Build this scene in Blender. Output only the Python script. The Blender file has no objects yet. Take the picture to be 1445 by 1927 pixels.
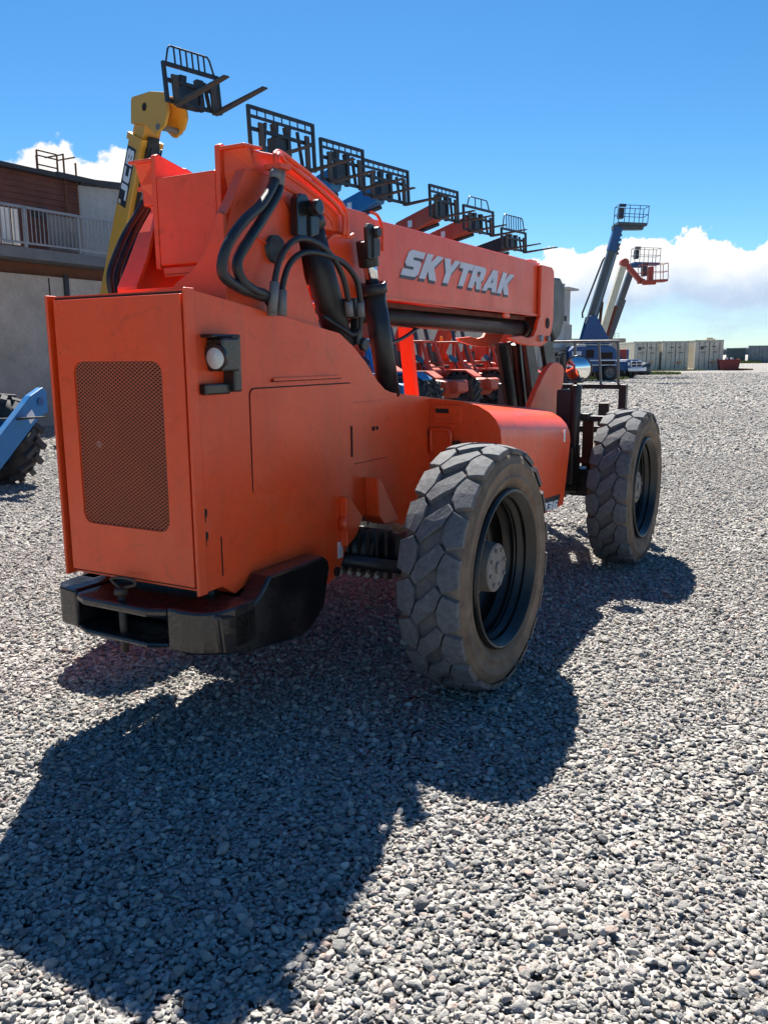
import bpy, bmesh, math, random
import numpy as np
from mathutils import Vector, Matrix, Euler
R=math.radians; PI=math.pi
random.seed(7); rng=np.random.default_rng(11)
scene=bpy.context.scene; col=scene.collection

# ------------------------------------------------------------------ materials
def mat(name):
    m=bpy.data.materials.new(name); m.use_nodes=True
    nt=m.node_tree; b=nt.nodes['Principled BSDF']
    return m,nt,b
def N(nt,t,**k):
    n=nt.nodes.new(t)
    for a,v in k.items():
        if hasattr(n,a): setattr(n,a,v)
        else: n.inputs[a.replace('_',' ')].default_value=v
    return n
def ramp(nt,fac,stops):
    r=nt.nodes.new('ShaderNodeValToRGB'); e=r.color_ramp.elements
    while len(e)<len(stops): e.new(.5)
    for i,(p,c) in enumerate(stops):
        e[i].position=p; e[i].color=(c,c,c,1) if not hasattr(c,'__len__') else (*c,1)
    nt.links.new(fac,r.inputs[0]); return r
def mix(nt,f,a,b):
    n=nt.nodes.new('ShaderNodeMix'); n.data_type='RGBA'
    for i,v in ((0,f),(6,a),(7,b)):
        if hasattr(v,'is_linked') or isinstance(v,bpy.types.NodeSocket): nt.links.new(v,n.inputs[i])
        elif i==0: n.inputs[i].default_value=v
        else: n.inputs[i].default_value=(*v,1)
    return n.outputs[2]
def paint(name,c,rough=.4,dirt=(.25,.2,.15),amount=.25,scale=3.,metal=0,fine=.12,coat=0.,bump=.04,streak=0,wear=0):
    m,nt,b=mat(name); L=nt.links.new
    tc=N(nt,'ShaderNodeTexCoord'); o=tc.outputs['Object']
    n1=N(nt,'ShaderNodeTexNoise',Scale=scale,Detail=8.,Roughness=.65); L(o,n1.inputs['Vector'])
    n2=N(nt,'ShaderNodeTexNoise',Scale=scale*14,Detail=6.,Roughness=.7); L(o,n2.inputs['Vector'])
    f1=ramp(nt,n1.outputs[0],[(.42,0),(.72,amount)])
    f2=ramp(nt,n2.outputs[0],[(.55,0),(.8,fine)])
    cc=mix(nt,f1.outputs[0],c,dirt)
    cc=mix(nt,f2.outputs[0],cc,tuple(x*.35 for x in c))
    if streak:
        mp=N(nt,'ShaderNodeMapping'); mp.inputs['Scale'].default_value=(9,9,.7); L(o,mp.inputs[0])
        n3=N(nt,'ShaderNodeTexNoise',Scale=1.,Detail=5.,Roughness=.6); L(mp.outputs[0],n3.inputs['Vector'])
        f3=ramp(nt,n3.outputs[0],[(.52,0),(.75,streak)])
        cc=mix(nt,f3.outputs[0],cc,dirt)
    if wear:
        # stone chips, rubbed pale patches and road dust that settles low on the panels
        n5=N(nt,'ShaderNodeTexNoise',Scale=62.,Detail=3.,Roughness=.5); L(o,n5.inputs['Vector'])
        n6=N(nt,'ShaderNodeTexNoise',Scale=2.6,Detail=9.,Roughness=.72,Distortion=.6); L(o,n6.inputs['Vector'])
        chip=N(nt,'ShaderNodeMath',operation='MULTIPLY'); L(ramp(nt,n5.outputs[0],[(.69,0),(.72,1)]).outputs[0],chip.inputs[0]); L(ramp(nt,n6.outputs[0],[(.48,0),(.62,.75)]).outputs[0],chip.inputs[1])
        cc=mix(nt,chip.outputs[0],cc,(.10,.03,.018))
        mp2=N(nt,'ShaderNodeMapping'); mp2.inputs['Scale'].default_value=(1.2,1.2,2.2); mp2.inputs['Rotation'].default_value=(.4,.9,.3); L(o,mp2.inputs[0])
        n7=N(nt,'ShaderNodeTexNoise',Scale=3.2,Detail=10.,Roughness=.78,Distortion=1.2); L(mp2.outputs[0],n7.inputs['Vector'])
        cc=mix(nt,ramp(nt,n7.outputs[0],[(.54,0),(.70,.55)]).outputs[0],cc,(.88,.15,.065))
        cc=mix(nt,ramp(nt,n7.outputs[0],[(.30,.6),(.43,0)]).outputs[0],cc,(.42,.045,.012))
        sx=N(nt,'ShaderNodeSeparateXYZ'); L(o,sx.inputs[0])
        lo=N(nt,'ShaderNodeMapRange'); lo.inputs[1].default_value=1.15; lo.inputs[2].default_value=.55; L(sx.outputs[2],lo.inputs[0])
        du=N(nt,'ShaderNodeMath',operation='MULTIPLY'); L(lo.outputs[0],du.inputs[0]); L(ramp(nt,n6.outputs[0],[(.42,0),(.74,.5)]).outputs[0],du.inputs[1])
        wv=N(nt,'ShaderNodeTexNoise',Scale=3.4,Detail=2.); L(o,wv.inputs['Vector']); wvb=N(nt,'ShaderNodeBump',Strength=.10,Distance=.05); L(wv.outputs[0],wvb.inputs['Height'])
        cc=mix(nt,du.outputs[0],cc,(.55,.17,.075))
    L(cc,b.inputs['Base Color'])
    rr=ramp(nt,n1.outputs[0],[(.3,max(0,rough-.06)),(.7,min(1,rough+.18))]); L(rr.outputs[0],b.inputs['Roughness'])
    b.inputs['Metallic'].default_value=metal
    b.inputs['Coat Weight'].default_value=coat
    if bump:
        n4=N(nt,'ShaderNodeTexNoise',Scale=scale*6,Detail=4.); L(o,n4.inputs['Vector'])
        bp=N(nt,'ShaderNodeBump',Strength=bump,Distance=.02); L(n4.outputs[0],bp.inputs['Height']); L(bp.outputs[0],b.inputs['Normal'])
        if wear: L(wvb.outputs[0],bp.inputs['Normal'])
    return m
M={}
ORANGE=(.93,.080,.012)
M['orange']=paint('orange_paint',ORANGE,.31,(.60,.085,.028),.36,1.7,coat=.08,fine=.40,streak=.42,bump=.07,wear=1)
M['orange2']=paint('orange_bright',(.88,.085,.014),.38,(.55,.12,.06),.25,2.2,coat=.1)
M['liftred']=paint('lift_red',(.36,.035,.022),.45,(.25,.12,.09),.4,2.)
M['red']=paint('faded_red_paint',(.50,.055,.022),.45,(.4,.2,.14),.45,2.)
M['yellow']=paint('yellow_paint',(.68,.34,.03),.42,(.5,.33,.16),.55,1.2,streak=.25)
M['blue']=paint('blue_paint',(.009,.155,.40),.42,(.08,.2,.32),.3,2.)
M['deepblue']=paint('deep_blue_paint',(.006,.062,.21),.42,(.05,.12,.2),.3,2.)
M['black']=paint('black_paint',(.010,.010,.011),.19,(.07,.06,.05),.35,4.,coat=.3)
M['rimblack']=paint('rim_black',(.006,.006,.006),.34,(.04,.034,.028),.4,6.)
M['blacksteel']=paint('black_steel',(.016,.017,.02),.38,(.09,.075,.06),.45,5.)
M['forksteel']=paint('fork_steel',(.05,.04,.032),.5,(.14,.09,.06),.5,5.)
M['rubberhose']=paint('hose_rubber',(.011,.012,.015),.38,(.08,.08,.08),.3,10.)
M['chrome']=paint('chrome_rod',(.75,.75,.74),.14,(.5,.45,.4),.3,8.,metal=1,fine=.05)
M['galv']=paint('galvanised',(.30,.31,.33),.55,(.22,.21,.2),.4,4.,metal=.2)
M['greysteel']=paint('grey_steel',(.18,.18,.18),.5,(.12,.1,.08),.5,5.)
M['white']=paint('white_paint',(.74,.73,.70),.45,(.45,.38,.3),.35,1.5,streak=.35)
M['cream']=paint('cream_paint',(.62,.56,.42),.45,(.4,.33,.22),.4,1.5,streak=.3)
M['container']=paint('container_cream',(.58,.55,.46),.6,(.33,.24,.15),.45,1.2,streak=.45)
M['contgreen']=paint('container_green',(.05,.085,.10),.6,(.1,.1,.09),.45,1.2,streak=.3)
M['contgrey']=paint('container_grey',(.19,.22,.24),.6,(.15,.13,.11),.45,1.2,streak=.3)
M['skipred']=paint('skip_red',(.16,.012,.015),.55,(.1,.05,.04),.4,2.)
M['silverletter']=paint('silver_letter',(.62,.64,.70),.45,(.5,.45,.45),.2,6.,bump=0)
M['greyletter']=paint('letter_shadow',(.07,.075,.085),.5,(.1,.08,.08),.2,6.,bump=0)
M['decalblack']=paint('decal_black',(.016,.02,.026),.4,(.05,.05,.05),.3,6.,bump=0)
M['whitedecal']=paint('decal_white',(.8,.81,.83),.45,(.55,.5,.45),.15,6.,bump=0)
M['dustcap']=paint('dusty_hub',(.24,.21,.18),.8,(.12,.10,.085),.6,14.,fine=.3,bump=.2)
M['gap']=paint('dark_gap',(.02,.012,.010),.8,(.05,.03,.02),.3,8.)
M['radiator']=paint('radiator_core',(.035,.014,.010),.75,(.10,.03,.018),.5,9.)
M['mesh']=paint('mesh_paint',(.66,.15,.065),.5,(.45,.17,.10),.5,6.)
M['seat']=paint('seat_vinyl',(.02,.02,.02),.5,(.06,.05,.05),.3,6.)
M['rust']=paint('rusty_plate',(.13,.035,.018),.7,(.07,.03,.02),.5,8.)
M['amber']=paint('amber_lens',(.85,.28,.02),.2,(.7,.3,.05),.1,8.)
M['tealsteel']=paint('lift_steel',(.05,.068,.085),.4,(.16,.15,.13),.4,3.,metal=.2)
M['bluegrey']=paint('blue_grey_boom',(.16,.22,.30),.4,(.32,.30,.26),.5,2.)
M['brown']=paint('rust_brown',(.17,.065,.03),.75,(.07,.035,.025),.4,3.)
m,nt,b=mat('mirror_glass'); b.inputs['Metallic'].default_value=1; b.inputs['Roughness'].default_value=.03; b.inputs['Base Color'].default_value=(.82,.84,.84,1); M['mirror']=m
m,nt,b=mat('lamp_lens'); b.inputs['Base Color'].default_value=(.62,.62,.58,1); b.inputs['Roughness'].default_value=.12; b.inputs['Coat Weight'].default_value=.6
vo=N(nt,'ShaderNodeTexVoronoi',Scale=90.); tc=N(nt,'ShaderNodeTexCoord'); nt.links.new(tc.outputs['Object'],vo.inputs[0])
bp=N(nt,'ShaderNodeBump',Strength=.5,Distance=.004); nt.links.new(vo.outputs[0],bp.inputs['Height']); nt.links.new(bp.outputs[0],b.inputs['Normal']); M['lens']=m
m,nt,b=mat('dark_glass'); b.inputs['Base Color'].default_value=(.02,.025,.03,1); b.inputs['Roughness'].default_value=.06; M['glass']=m

# rubber: grey-black tread with brown dust on the sidewall (radius driven)
def rubber(name,tread,dust,rmin,rmax):
    m,nt,b=mat(name); L=nt.links.new
    tc=N(nt,'ShaderNodeTexCoord'); o=tc.outputs['Object']
    sx=N(nt,'ShaderNodeSeparateXYZ'); L(o,sx.inputs[0])
    cb=N(nt,'ShaderNodeCombineXYZ'); L(sx.outputs[0],cb.inputs[0]); L(sx.outputs[2],cb.inputs[2])
    ln=N(nt,'ShaderNodeVectorMath',operation='LENGTH'); L(cb.outputs[0],ln.inputs[0])
    nz=N(nt,'ShaderNodeTexNoise',Scale=7.,Detail=9.,Roughness=.7); L(o,nz.inputs['Vector'])
    ad=N(nt,'ShaderNodeMath',operation='MULTIPLY_ADD'); L(nz.outputs[0],ad.inputs[0]); ad.inputs[1].default_value=.05; L(ln.outputs['Value'],ad.inputs[2])
    mr=N(nt,'ShaderNodeMapRange'); mr.inputs[1].default_value=rmin; mr.inputs[2].default_value=rmax; L(ad.outputs[0],mr.inputs[0])
    nf=N(nt,'ShaderNodeTexNoise',Scale=38.,Detail=8.,Roughness=.75); L(o,nf.inputs['Vector'])
    tr=mix(nt,ramp(nt,nf.outputs[0],[(.35,0),(.75,1)]).outputs[0],tread,tuple(min(1,x*2.0+.012) for x in tread))
    du=mix(nt,ramp(nt,nz.outputs[0],[(.35,0),(.7,1)]).outputs[0],dust,tuple(x*.42 for x in dust))
    du=mix(nt,ramp(nt,nf.outputs[0],[(.5,0),(.8,.5)]).outputs[0],du,tuple(x*.4 for x in dust))
    L(mix(nt,mr.outputs[0],du,tr),b.inputs['Base Color'])
    b.inputs['Roughness'].default_value=.85
    bp=N(nt,'ShaderNodeBump',Strength=.45,Distance=.01); L(nf.outputs[0],bp.inputs['Height']); L(bp.outputs[0],b.inputs['Normal'])
    return m
M['tyre']=rubber('worn_tyre',(.085,.087,.092),(.24,.165,.11),.585,.622)
M['tyrebg']=rubber('dusty_tyre',(.028,.028,.03),(.07,.06,.05),.50,.58)

# stone
def stone_mat():
    m,nt,b=mat('gravel_stone'); L=nt.links.new
    oi=N(nt,'ShaderNodeObjectInfo'); tc=N(nt,'ShaderNodeTexCoord')
    r=ramp(nt,oi.outputs['Random'],[(0,(.13,.125,.12)),(.15,(.27,.26,.245)),(.45,(.40,.38,.35)),(.72,(.52,.495,.455)),(.88,(.49,.435,.375)),(.95,(.42,.31,.26)),(1,(.72,.69,.64))])
    nz=N(nt,'ShaderNodeTexNoise',Scale=2.2,Detail=8.,Roughness=.7); L(tc.outputs['Object'],nz.inputs['Vector'])
    cc=mix(nt,ramp(nt,nz.outputs[0],[(.4,0),(.75,.55)]).outputs[0],r.outputs[0],(.2,.19,.18))
    L(cc,b.inputs['Base Color']); b.inputs['Roughness'].default_value=.85
    bp=N(nt,'ShaderNodeBump',Strength=.5,Distance=.12); L(nz.outputs[0],bp.inputs['Height']); L(bp.outputs[0],b.inputs['Normal'])
    return m
M['stone']=stone_mat()
def ground_mat():
    m,nt,b=mat('gravel_ground'); L=nt.links.new
    tc=N(nt,'ShaderNodeTexCoord'); o=tc.outputs['Object']
    v1=N(nt,'ShaderNodeTexVoronoi',Scale=34.); L(o,v1.inputs['Vector'])
    v2=N(nt,'ShaderNodeTexVoronoi',Scale=9.); L(o,v2.inputs['Vector'])
    n1=N(nt,'ShaderNodeTexNoise',Scale=.35,Detail=10.,Roughness=.65); L(o,n1.inputs['Vector'])
    n2=N(nt,'ShaderNodeTexNoise',Scale=1.6,Detail=8.,Roughness=.7); L(o,n2.inputs['Vector'])
    sp=N(nt,'ShaderNodeSeparateColor'); L(v1.outputs['Color'],sp.inputs[0])
    sp2=N(nt,'ShaderNodeSeparateColor'); L(v2.outputs['Color'],sp2.inputs[0])
    c=ramp(nt,sp.outputs[0],[(0,(.17,.165,.155)),(.5,(.38,.365,.34)),(1,(.60,.575,.54))]).outputs[0]
    c2=ramp(nt,sp2.outputs[0],[(0,(.20,.19,.18)),(1,(.45,.43,.40))]).outputs[0]
    c=mix(nt,.4,c,c2)
    c=mix(nt,ramp(nt,n1.outputs[0],[(.42,0),(.62,.6)]).outputs[0],c,(.30,.265,.225))
    c=mix(nt,ramp(nt,n2.outputs[0],[(.5,0),(.72,.5)]).outputs[0],c,(.20,.185,.17))
    L(c,b.inputs['Base Color']); b.inputs['Roughness'].default_value=.95
    ma=N(nt,'ShaderNodeMath',operation='ADD'); L(v1.outputs['Distance'],ma.inputs[0]); L(n2.outputs[0],ma.inputs[1])
    bp=N(nt,'ShaderNodeBump',Strength=1.,Distance=.05); bp.invert=True; L(v1.outputs['Distance'],bp.inputs['Height'])
    bp2=N(nt,'ShaderNodeBump',Strength=.8,Distance=.12); bp2.invert=True; L(v2.outputs['Distance'],bp2.inputs['Height']); L(bp.outputs[0],bp2.inputs['Normal'])
    L(bp2.outputs[0],b.inputs['Normal'])
    return m
M['ground']=ground_mat()
def wall_mat(name,a,bb,scale,bump=.4):
    m,nt,b=mat(name); L=nt.links.new
    tc=N(nt,'ShaderNodeTexCoord'); o=tc.outputs['Object']
    n1=N(nt,'ShaderNodeTexNoise',Scale=scale,Detail=10.,Roughness=.72); L(o,n1.inputs['Vector'])
    n2=N(nt,'ShaderNodeTexNoise',Scale=scale*14,Detail=4.,Roughness=.7); L(o,n2.inputs['Vector'])
    c=mix(nt,ramp(nt,n1.outputs[0],[(.35,0),(.68,1)]).outputs[0],a,bb)
    c=mix(nt,ramp(nt,n2.outputs[0],[(.5,0),(.7,.5)]).outputs[0],c,tuple(x*.55 for x in a))
    L(c,b.inputs['Base Color']); b.inputs['Roughness'].default_value=.9
    bp=N(nt,'ShaderNodeBump',Strength=bump,Distance=.03); L(n2.outputs[0],bp.inputs['Height']); L(bp.outputs[0],b.inputs['Normal'])
    return m
M['concrete']=wall_mat('rough_concrete',(.60,.51,.42),(.36,.31,.26),1.1)
M['deck']=wall_mat('deck_concrete',(.20,.20,.20),(.13,.13,.13),1.5,.2)
M['siding']=wall_mat('brown_siding',(.19,.07,.05),(.11,.043,.032),2.,.2)
M['corrugated']=wall_mat('grey_cladding',(.46,.45,.43),(.34,.335,.325),.5,.1)
M['palewall']=wall_mat('pale_wall',(.48,.49,.50),(.36,.37,.39),.4,.1)
M['beige']=wall_mat('beige_wall',(.34,.29,.23),(.25,.21,.17),.5,.2)
M['darktrim']=paint('dark_trim',(.03,.032,.035),.6,(.06,.05,.05),.4,3.)
M['grass']=wall_mat('green_grass',(.10,.15,.03),(.16,.17,.05),3.,.4)

# ------------------------------------------------------------------ mesh helpers
class MB:
    def __init__(s): s.bm=bmesh.new()
    def box(s,c,d,rot=None):
        mt=Matrix.Translation(Vector(c))@(rot.to_matrix().to_4x4() if rot is not None else Matrix())@Matrix.Diagonal((*d,1))
        bmesh.ops.create_cube(s.bm,size=1,matrix=mt); return s
    def bar(s,p0,p1,a,b=None,up=(0,0,1)):
        p0=Vector(p0);p1=Vector(p1);d=p1-p0;z=d.normalized();u=Vector(up)
        if abs(z.dot(u))>.98: u=Vector((1,0,0))
        x=u.cross(z).normalized();y=z.cross(x)
        mt=Matrix((x,y,z)).transposed().to_4x4(); mt.translation=(p0+p1)/2
        bmesh.ops.create_cube(s.bm,size=1,matrix=mt@Matrix.Diagonal((a,b or a,d.length,1))); return s
    def prism(s,pts,ax,a,b):
        def P(q,h):
            return {0:(h,q[0],q[1]),1:(q[0],h,q[1]),2:(q[0],q[1],h)}[ax]
        v0=[s.bm.verts.new(P(q,a)) for q in pts]; v1=[s.bm.verts.new(P(q,b)) for q in pts]
        s.bm.faces.new(v0); s.bm.faces.new(list(reversed(v1)))
        n=len(pts)
        for i in range(n): s.bm.faces.new((v0[i],v1[i],v1[(i+1)%n],v0[(i+1)%n]))
        return s
    def loft(s,secs,cap=True):
        rs=[[s.bm.verts.new(p) for p in q] for q in secs]; n=len(secs[0])
        for a,b in zip(rs,rs[1:]):
            for i in range(n): s.bm.faces.new((a[i],b[i],b[(i+1)%n],a[(i+1)%n]))
        if cap: s.bm.faces.new(list(reversed(rs[0]))); s.bm.faces.new(rs[-1])
        return s
    def cyl(s,p0,p1,r0,r1=None,seg=24):
        p0=Vector(p0);p1=Vector(p1); z=(p1-p0).normalized(); u=Vector((0,0,1)) if abs(z.z)<.9 else Vector((1,0,0))
        x=u.cross(z).normalized(); y=z.cross(x); r1=r0 if r1 is None else r1
        A=[p0+(x*math.cos(t)+y*math.sin(t))*r0 for t in [2*PI*i/seg for i in range(seg)]]
        B=[p1+(x*math.cos(t)+y*math.sin(t))*r1 for t in [2*PI*i/seg for i in range(seg)]]
        f0=len(s.bm.faces); s.loft([A,B]); s.bm.faces.ensure_lookup_table()
        for f in s.bm.faces[f0:]:
            if len(f.verts)==4: f.smooth=True
        return s
    def tube(s,pts,r,seg=10,smooth=True,sub=5):
        pts=[Vector(p) for p in pts]
        if smooth and len(pts)>2:
            q=[]; P=[pts[0]*2-pts[1]]+pts+[pts[-1]*2-pts[-2]]
            for i in range(1,len(P)-2):
                a,b,c,d=P[i-1:i+3]
                for k in range(sub):
                    t=k/sub
                    q.append(.5*((2*b)+(c-a)*t+(2*a-5*b+4*c-d)*t*t+(3*b-a-3*c+d)*t**3))
            q.append(pts[-1]); pts=q
        rings=[]; prev=None
        for i,p in enumerate(pts):
            t=(pts[min(i+1,len(pts)-1)]-pts[max(i-1,0)]).normalized()
            if prev is None:
                u=Vector((0,0,1)) if abs(t.z)<.9 else Vector((1,0,0)); x=u.cross(t).normalized()
            else: x=(prev-t*prev.dot(t)).normalized()
            prev=x; y=t.cross(x)
            rings.append([p+(x*math.cos(a)+y*math.sin(a))*r for a in [2*PI*k/seg for k in range(seg)]])
        f0=len(s.bm.faces); s.loft(rings); s.bm.faces.ensure_lookup_table()
        for f in s.bm.faces[f0:]:
            if len(f.verts)==4: f.smooth=True
        return s
    def lathe(s,prof,c=(0,0,0),ax=1,seg=64,close=False):
        rs=[]
        for (h,r) in prof:
            ring=[]
            for i in range(seg):
                a=2*PI*i/seg; q=[r*math.cos(a),r*math.sin(a)]; q.insert(ax,h)
                ring.append(s.bm.verts.new(Vector(q)+Vector(c)))
            rs.append(ring)
        if close: rs.append(rs[0])
        for a,b in zip(rs,rs[1:]):
            for i in range(seg):
                f=s.bm.faces.new((a[i],b[i],b[(i+1)%seg],a[(i+1)%seg])); f.smooth=True
        return s
    def plate(s,outer,holes,ax,a,b):
        """flat plate with holes: 2-D loops, thickness a..b on axis ax"""
        tmp=bmesh.new(); es=[]
        for lp in [outer]+holes:
            vs=[tmp.verts.new((q[0],q[1],0)) for q in lp]
            es+=[tmp.edges.new((vs[i],vs[(i+1)%len(vs)])) for i in range(len(vs))]
        bmesh.ops.triangle_fill(tmp,use_beauty=True,edges=es)
        def P(co,h): return {0:(h,co.x,co.y),1:(co.x,h,co.y),2:(co.x,co.y,h)}[ax]
        mp={}
        for h in (a,b):
            for v in tmp.verts: mp[(v,h)]=s.bm.verts.new(P(v.co,h))
            for f in tmp.faces:
                try: s.bm.faces.new([mp[(v,h)] for v in f.verts])
                except ValueError: pass
        for e in tmp.edges:
            if len(e.link_faces)==1:
                v,w=e.verts; s.bm.faces.new((mp[(v,a)],mp[(w,a)],mp[(w,b)],mp[(v,b)]))
        tmp.free(); return s
    def build(s,name,m,parent=None,bevel=0,smooth=False,mesh_only=False,sm=0):
        bmesh.ops.recalc_face_normals(s.bm,faces=s.bm.faces)
        if smooth:
            for f in s.bm.faces: f.smooth=True
        me=bpy.data.meshes.new(name); s.bm.to_mesh(me); s.bm.free()
        me.materials.append(M[m] if isinstance(m,str) else m)
        if sm:
            for f in me.polygons: f.use_smooth=True
            me.set_sharp_from_angle(angle=R(sm))
        if mesh_only: return me
        return link(name,me,parent,bevel)
def link(name,me,parent=None,bevel=0,loc=None,rot=None):
    o=bpy.data.objects.new(name,me); col.objects.link(o)
    if parent is not None: o.parent=parent
    if loc is not None: o.location=loc
    if rot is not None: o.rotation_euler=rot
    if bevel:
        bv=o.modifiers.new('bevel','BEVEL'); bv.width=bevel; bv.segments=2; bv.limit_method='ANGLE'; bv.angle_limit=R(35)
    return o
def tag(o,label=None,cat=None,group=None,kind=None):
    if label: o['label']=label
    if cat: o['category']=cat
    if group: o['group']=group
    if kind: o['kind']=kind
    return o
def empty(name,loc=(0,0,0),rz=0,parent=None,rot=None):
    o=bpy.data.objects.new(name,None); o.empty_display_size=.3; col.objects.link(o)
    o.location=loc; o.rotation_euler=rot or (0,0,rz)
    if parent: o.parent=parent
    return o
def rrect(x0,y0,x1,y1,r,n=5):
    p=[]
    for cx,cy,a0 in ((x1-r,y1-r,0),(x0+r,y1-r,90),(x0+r,y0+r,180),(x1-r,y0+r,270)):
        p+=[(cx+r*math.cos(R(a0+90*k/n)),cy+r*math.sin(R(a0+90*k/n))) for k in range(n+1)]
    return p

# ------------------------------------------------------------------ block letters on a 7-high grid
LET={
'S':(5.2,[(0,0),(4.2,0),(5,.8),(5,3.6),(4.2,4.4),(2,4.4),(2,5.2),(5,5.2),(5,7),(.8,7),(0,6.2),(0,3.4),(.8,2.6),(3,2.6),(3,1.8),(0,1.8)],[]),
'K':(5.7,[(0,0),(2,0),(2,2.4),(3.4,0),(5.7,0),(3.6,3.6),(5.6,7),(3.3,7),(2,4.8),(2,7),(0,7)],[]),
'Y':(5.5,[(1.8,0),(3.8,0),(3.8,3),(5.8,7),(3.6,7),(2.8,5),(2,7),(-.2,7),(1.8,3)],[]),
'T':(5.0,[(1.6,0),(3.6,0),(3.6,5.2),(5.2,5.2),(5.2,7),(0,7),(0,5.2),(1.6,5.2)],[]),
'R':(5.4,[(0,0),(2,0),(2,2.2),(2.6,2.2),(3.4,0),(5.4,0),(4.5,2.5),(5.2,3.3),(5.2,6.2),(4.4,7),(0,7)],[[(2,3.8),(3.2,3.8),(3.2,5.4),(2,5.4)]]),
'A':(6.3,[(0,0),(2,0),(2.4,1.2),(4,1.2),(4.4,0),(6.4,0),(4.3,7),(2.1,7)],[[(2.8,2.8),(3.6,2.8),(3.2,4.6)]]),
'J':(5.2,[(0,0),(4.2,0),(5,.8),(5,7),(3,7),(3,1.8),(0,1.8)],[]),
'C':(5.2,[(5,0),(.8,0),(0,.8),(0,6.2),(.8,7),(5,7),(5,5.2),(2,5.2),(2,1.8),(5,1.8)],[]),
'B':(5.2,[(0,0),(4.2,0),(5,.8),(5,2.8),(4.4,3.5),(5,4.2),(5,6.2),(4.2,7),(0,7)],[[(2,1.6),(3.2,1.6),(3.2,2.7),(2,2.7)],[(2,4.3),(3.2,4.3),(3.2,5.4),(2,5.4)]]),
'0':(5.2,[(.8,0),(4.2,0),(5,.8),(5,6.2),(4.2,7),(.8,7),(0,6.2),(0,.8)],[[(1.8,1.6),(3.2,1.6),(3.2,5.4),(1.8,5.4)]]),
'3':(5.2,[(0,0),(4.2,0),(5,.8),(5,2.9),(4.4,3.5),(5,4.1),(5,6.2),(4.2,7),(0,7),(0,5.3),(3.1,5.3),(3.1,4.3),(1,4.3),(1,2.7),(3.1,2.7),(3.1,1.7),(0,1.7)],[]),
'6':(5.2,[(.8,0),(4.2,0),(5,.8),(5,3.6),(4.2,4.4),(1.9,4.4),(1.9,5.3),(4.8,5.3),(4.8,7),(.8,7),(0,6.2),(0,.8)],[[(1.9,1.6),(3.1,1.6),(3.1,2.9),(1.9,2.9)]]),
}
def word(txt,f,ax,a,b,gap=.7,mb=None):
    """f maps letter-grid x,y to plane coordinates"""
    mb=mb or MB(); x=0
    for ch in txt:
        w,o,h=LET[ch]
        mb.plate([f(x+p[0],p[1]) for p in o],[[f(x+p[0],p[1]) for p in q] for q in h],ax,a,b); x+=w+gap
    return mb,x-gap

# ------------------------------------------------------------------ camera
F,PITCH,ROLL,CH=1588.62,.18257,-.0079,1.661
cd=bpy.data.cameras.new('camera'); cam=bpy.data.objects.new('camera',cd); col.objects.link(cam)
cd.sensor_fit='HORIZONTAL'; cd.sensor_width=36; cd.lens=F/1445*36; cd.clip_end=3000; cd.clip_start=.05
c_,s_=math.cos(PITCH),math.sin(PITCH)
fw=Vector((0,c_,-s_)); up=Vector((0,s_,c_)); rt=Vector((1,0,0))
r2=rt*math.cos(ROLL)+up*math.sin(ROLL); u2=up*math.cos(ROLL)-rt*math.sin(ROLL)
mw=Matrix((r2,u2,-fw)).transposed().to_4x4(); mw.translation=(0,0,CH); cam.matrix_world=mw
scene.camera=cam

# ------------------------------------------------------------------ sky and sun
SAZ,SEL=R(-5),R(52.5)
sd=Vector((math.sin(SAZ)*math.cos(SEL),math.cos(SAZ)*math.cos(SEL),math.sin(SEL)))
sun=bpy.data.lights.new('sun','SUN'); sun.energy=5.0; sun.angle=R(.5); sun.color=(1,.95,.87)
so=bpy.data.objects.new('sun',sun); col.objects.link(so); so.rotation_euler=sd.to_track_quat('Z','Y').to_euler(); so.location=(0,0,30)
w=bpy.data.worlds.new('World'); scene.world=w; w.use_nodes=True; nt=w.node_tree; L=nt.links.new
bg=nt.nodes['Background']; bg.inputs[1].default_value=.053
sky=N(nt,'ShaderNodeTexSky'); sky.sky_type='NISHITA'; sky.sun_disc=False; sky.sun_elevation=SEL; sky.sun_rotation=SAZ; sky.altitude=1500; sky.air_density=1.0; sky.dust_density=.4; sky.ozone_density=2.2
hs=N(nt,'ShaderNodeHueSaturation',Saturation=1.3,Value=1.0); L(sky.outputs[0],hs.inputs['Color'])
tint=N(nt,'ShaderNodeMix'); tint.data_type='RGBA'; tint.blend_type='MULTIPLY'; tint.inputs[0].default_value=1; L(hs.outputs[0],tint.inputs[6]); tint.inputs[7].default_value=(.80,1.0,1.02,1)
tc=N(nt,'ShaderNodeTexCoord'); sx=N(nt,'ShaderNodeSeparateXYZ'); L(tc.outputs['Generated'],sx.inputs[0])
def MA(op,a,b=None,c=None):
    n=N(nt,'ShaderNodeMath',operation=op)
    for i,v in enumerate((a,b,c)):
        if v is None: continue
        if isinstance(v,(int,float)): n.inputs[i].default_value=v
        else: L(v,n.inputs[i])
    return n.outputs[0]
az=MA('MULTIPLY',MA('ARCTAN2',sx.outputs[0],sx.outputs[1]),180/PI)
el=MA('MULTIPLY',MA('ARCSINE',sx.outputs[2]),180/PI)
def lut(x,pts,lo,hi,vhi):
    """piecewise-linear curve through (x,y) points by a colour ramp"""
    f=MA('DIVIDE',MA('SUBTRACT',x,lo),hi-lo)
    r=ramp(nt,f,[((p-lo)/(hi-lo),v/vhi) for p,v in pts]); return MA('MULTIPLY',r.outputs[0],vhi)
cv=N(nt,'ShaderNodeCombineXYZ'); L(az,cv.inputs[0]); L(el,cv.inputs[1])
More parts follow.
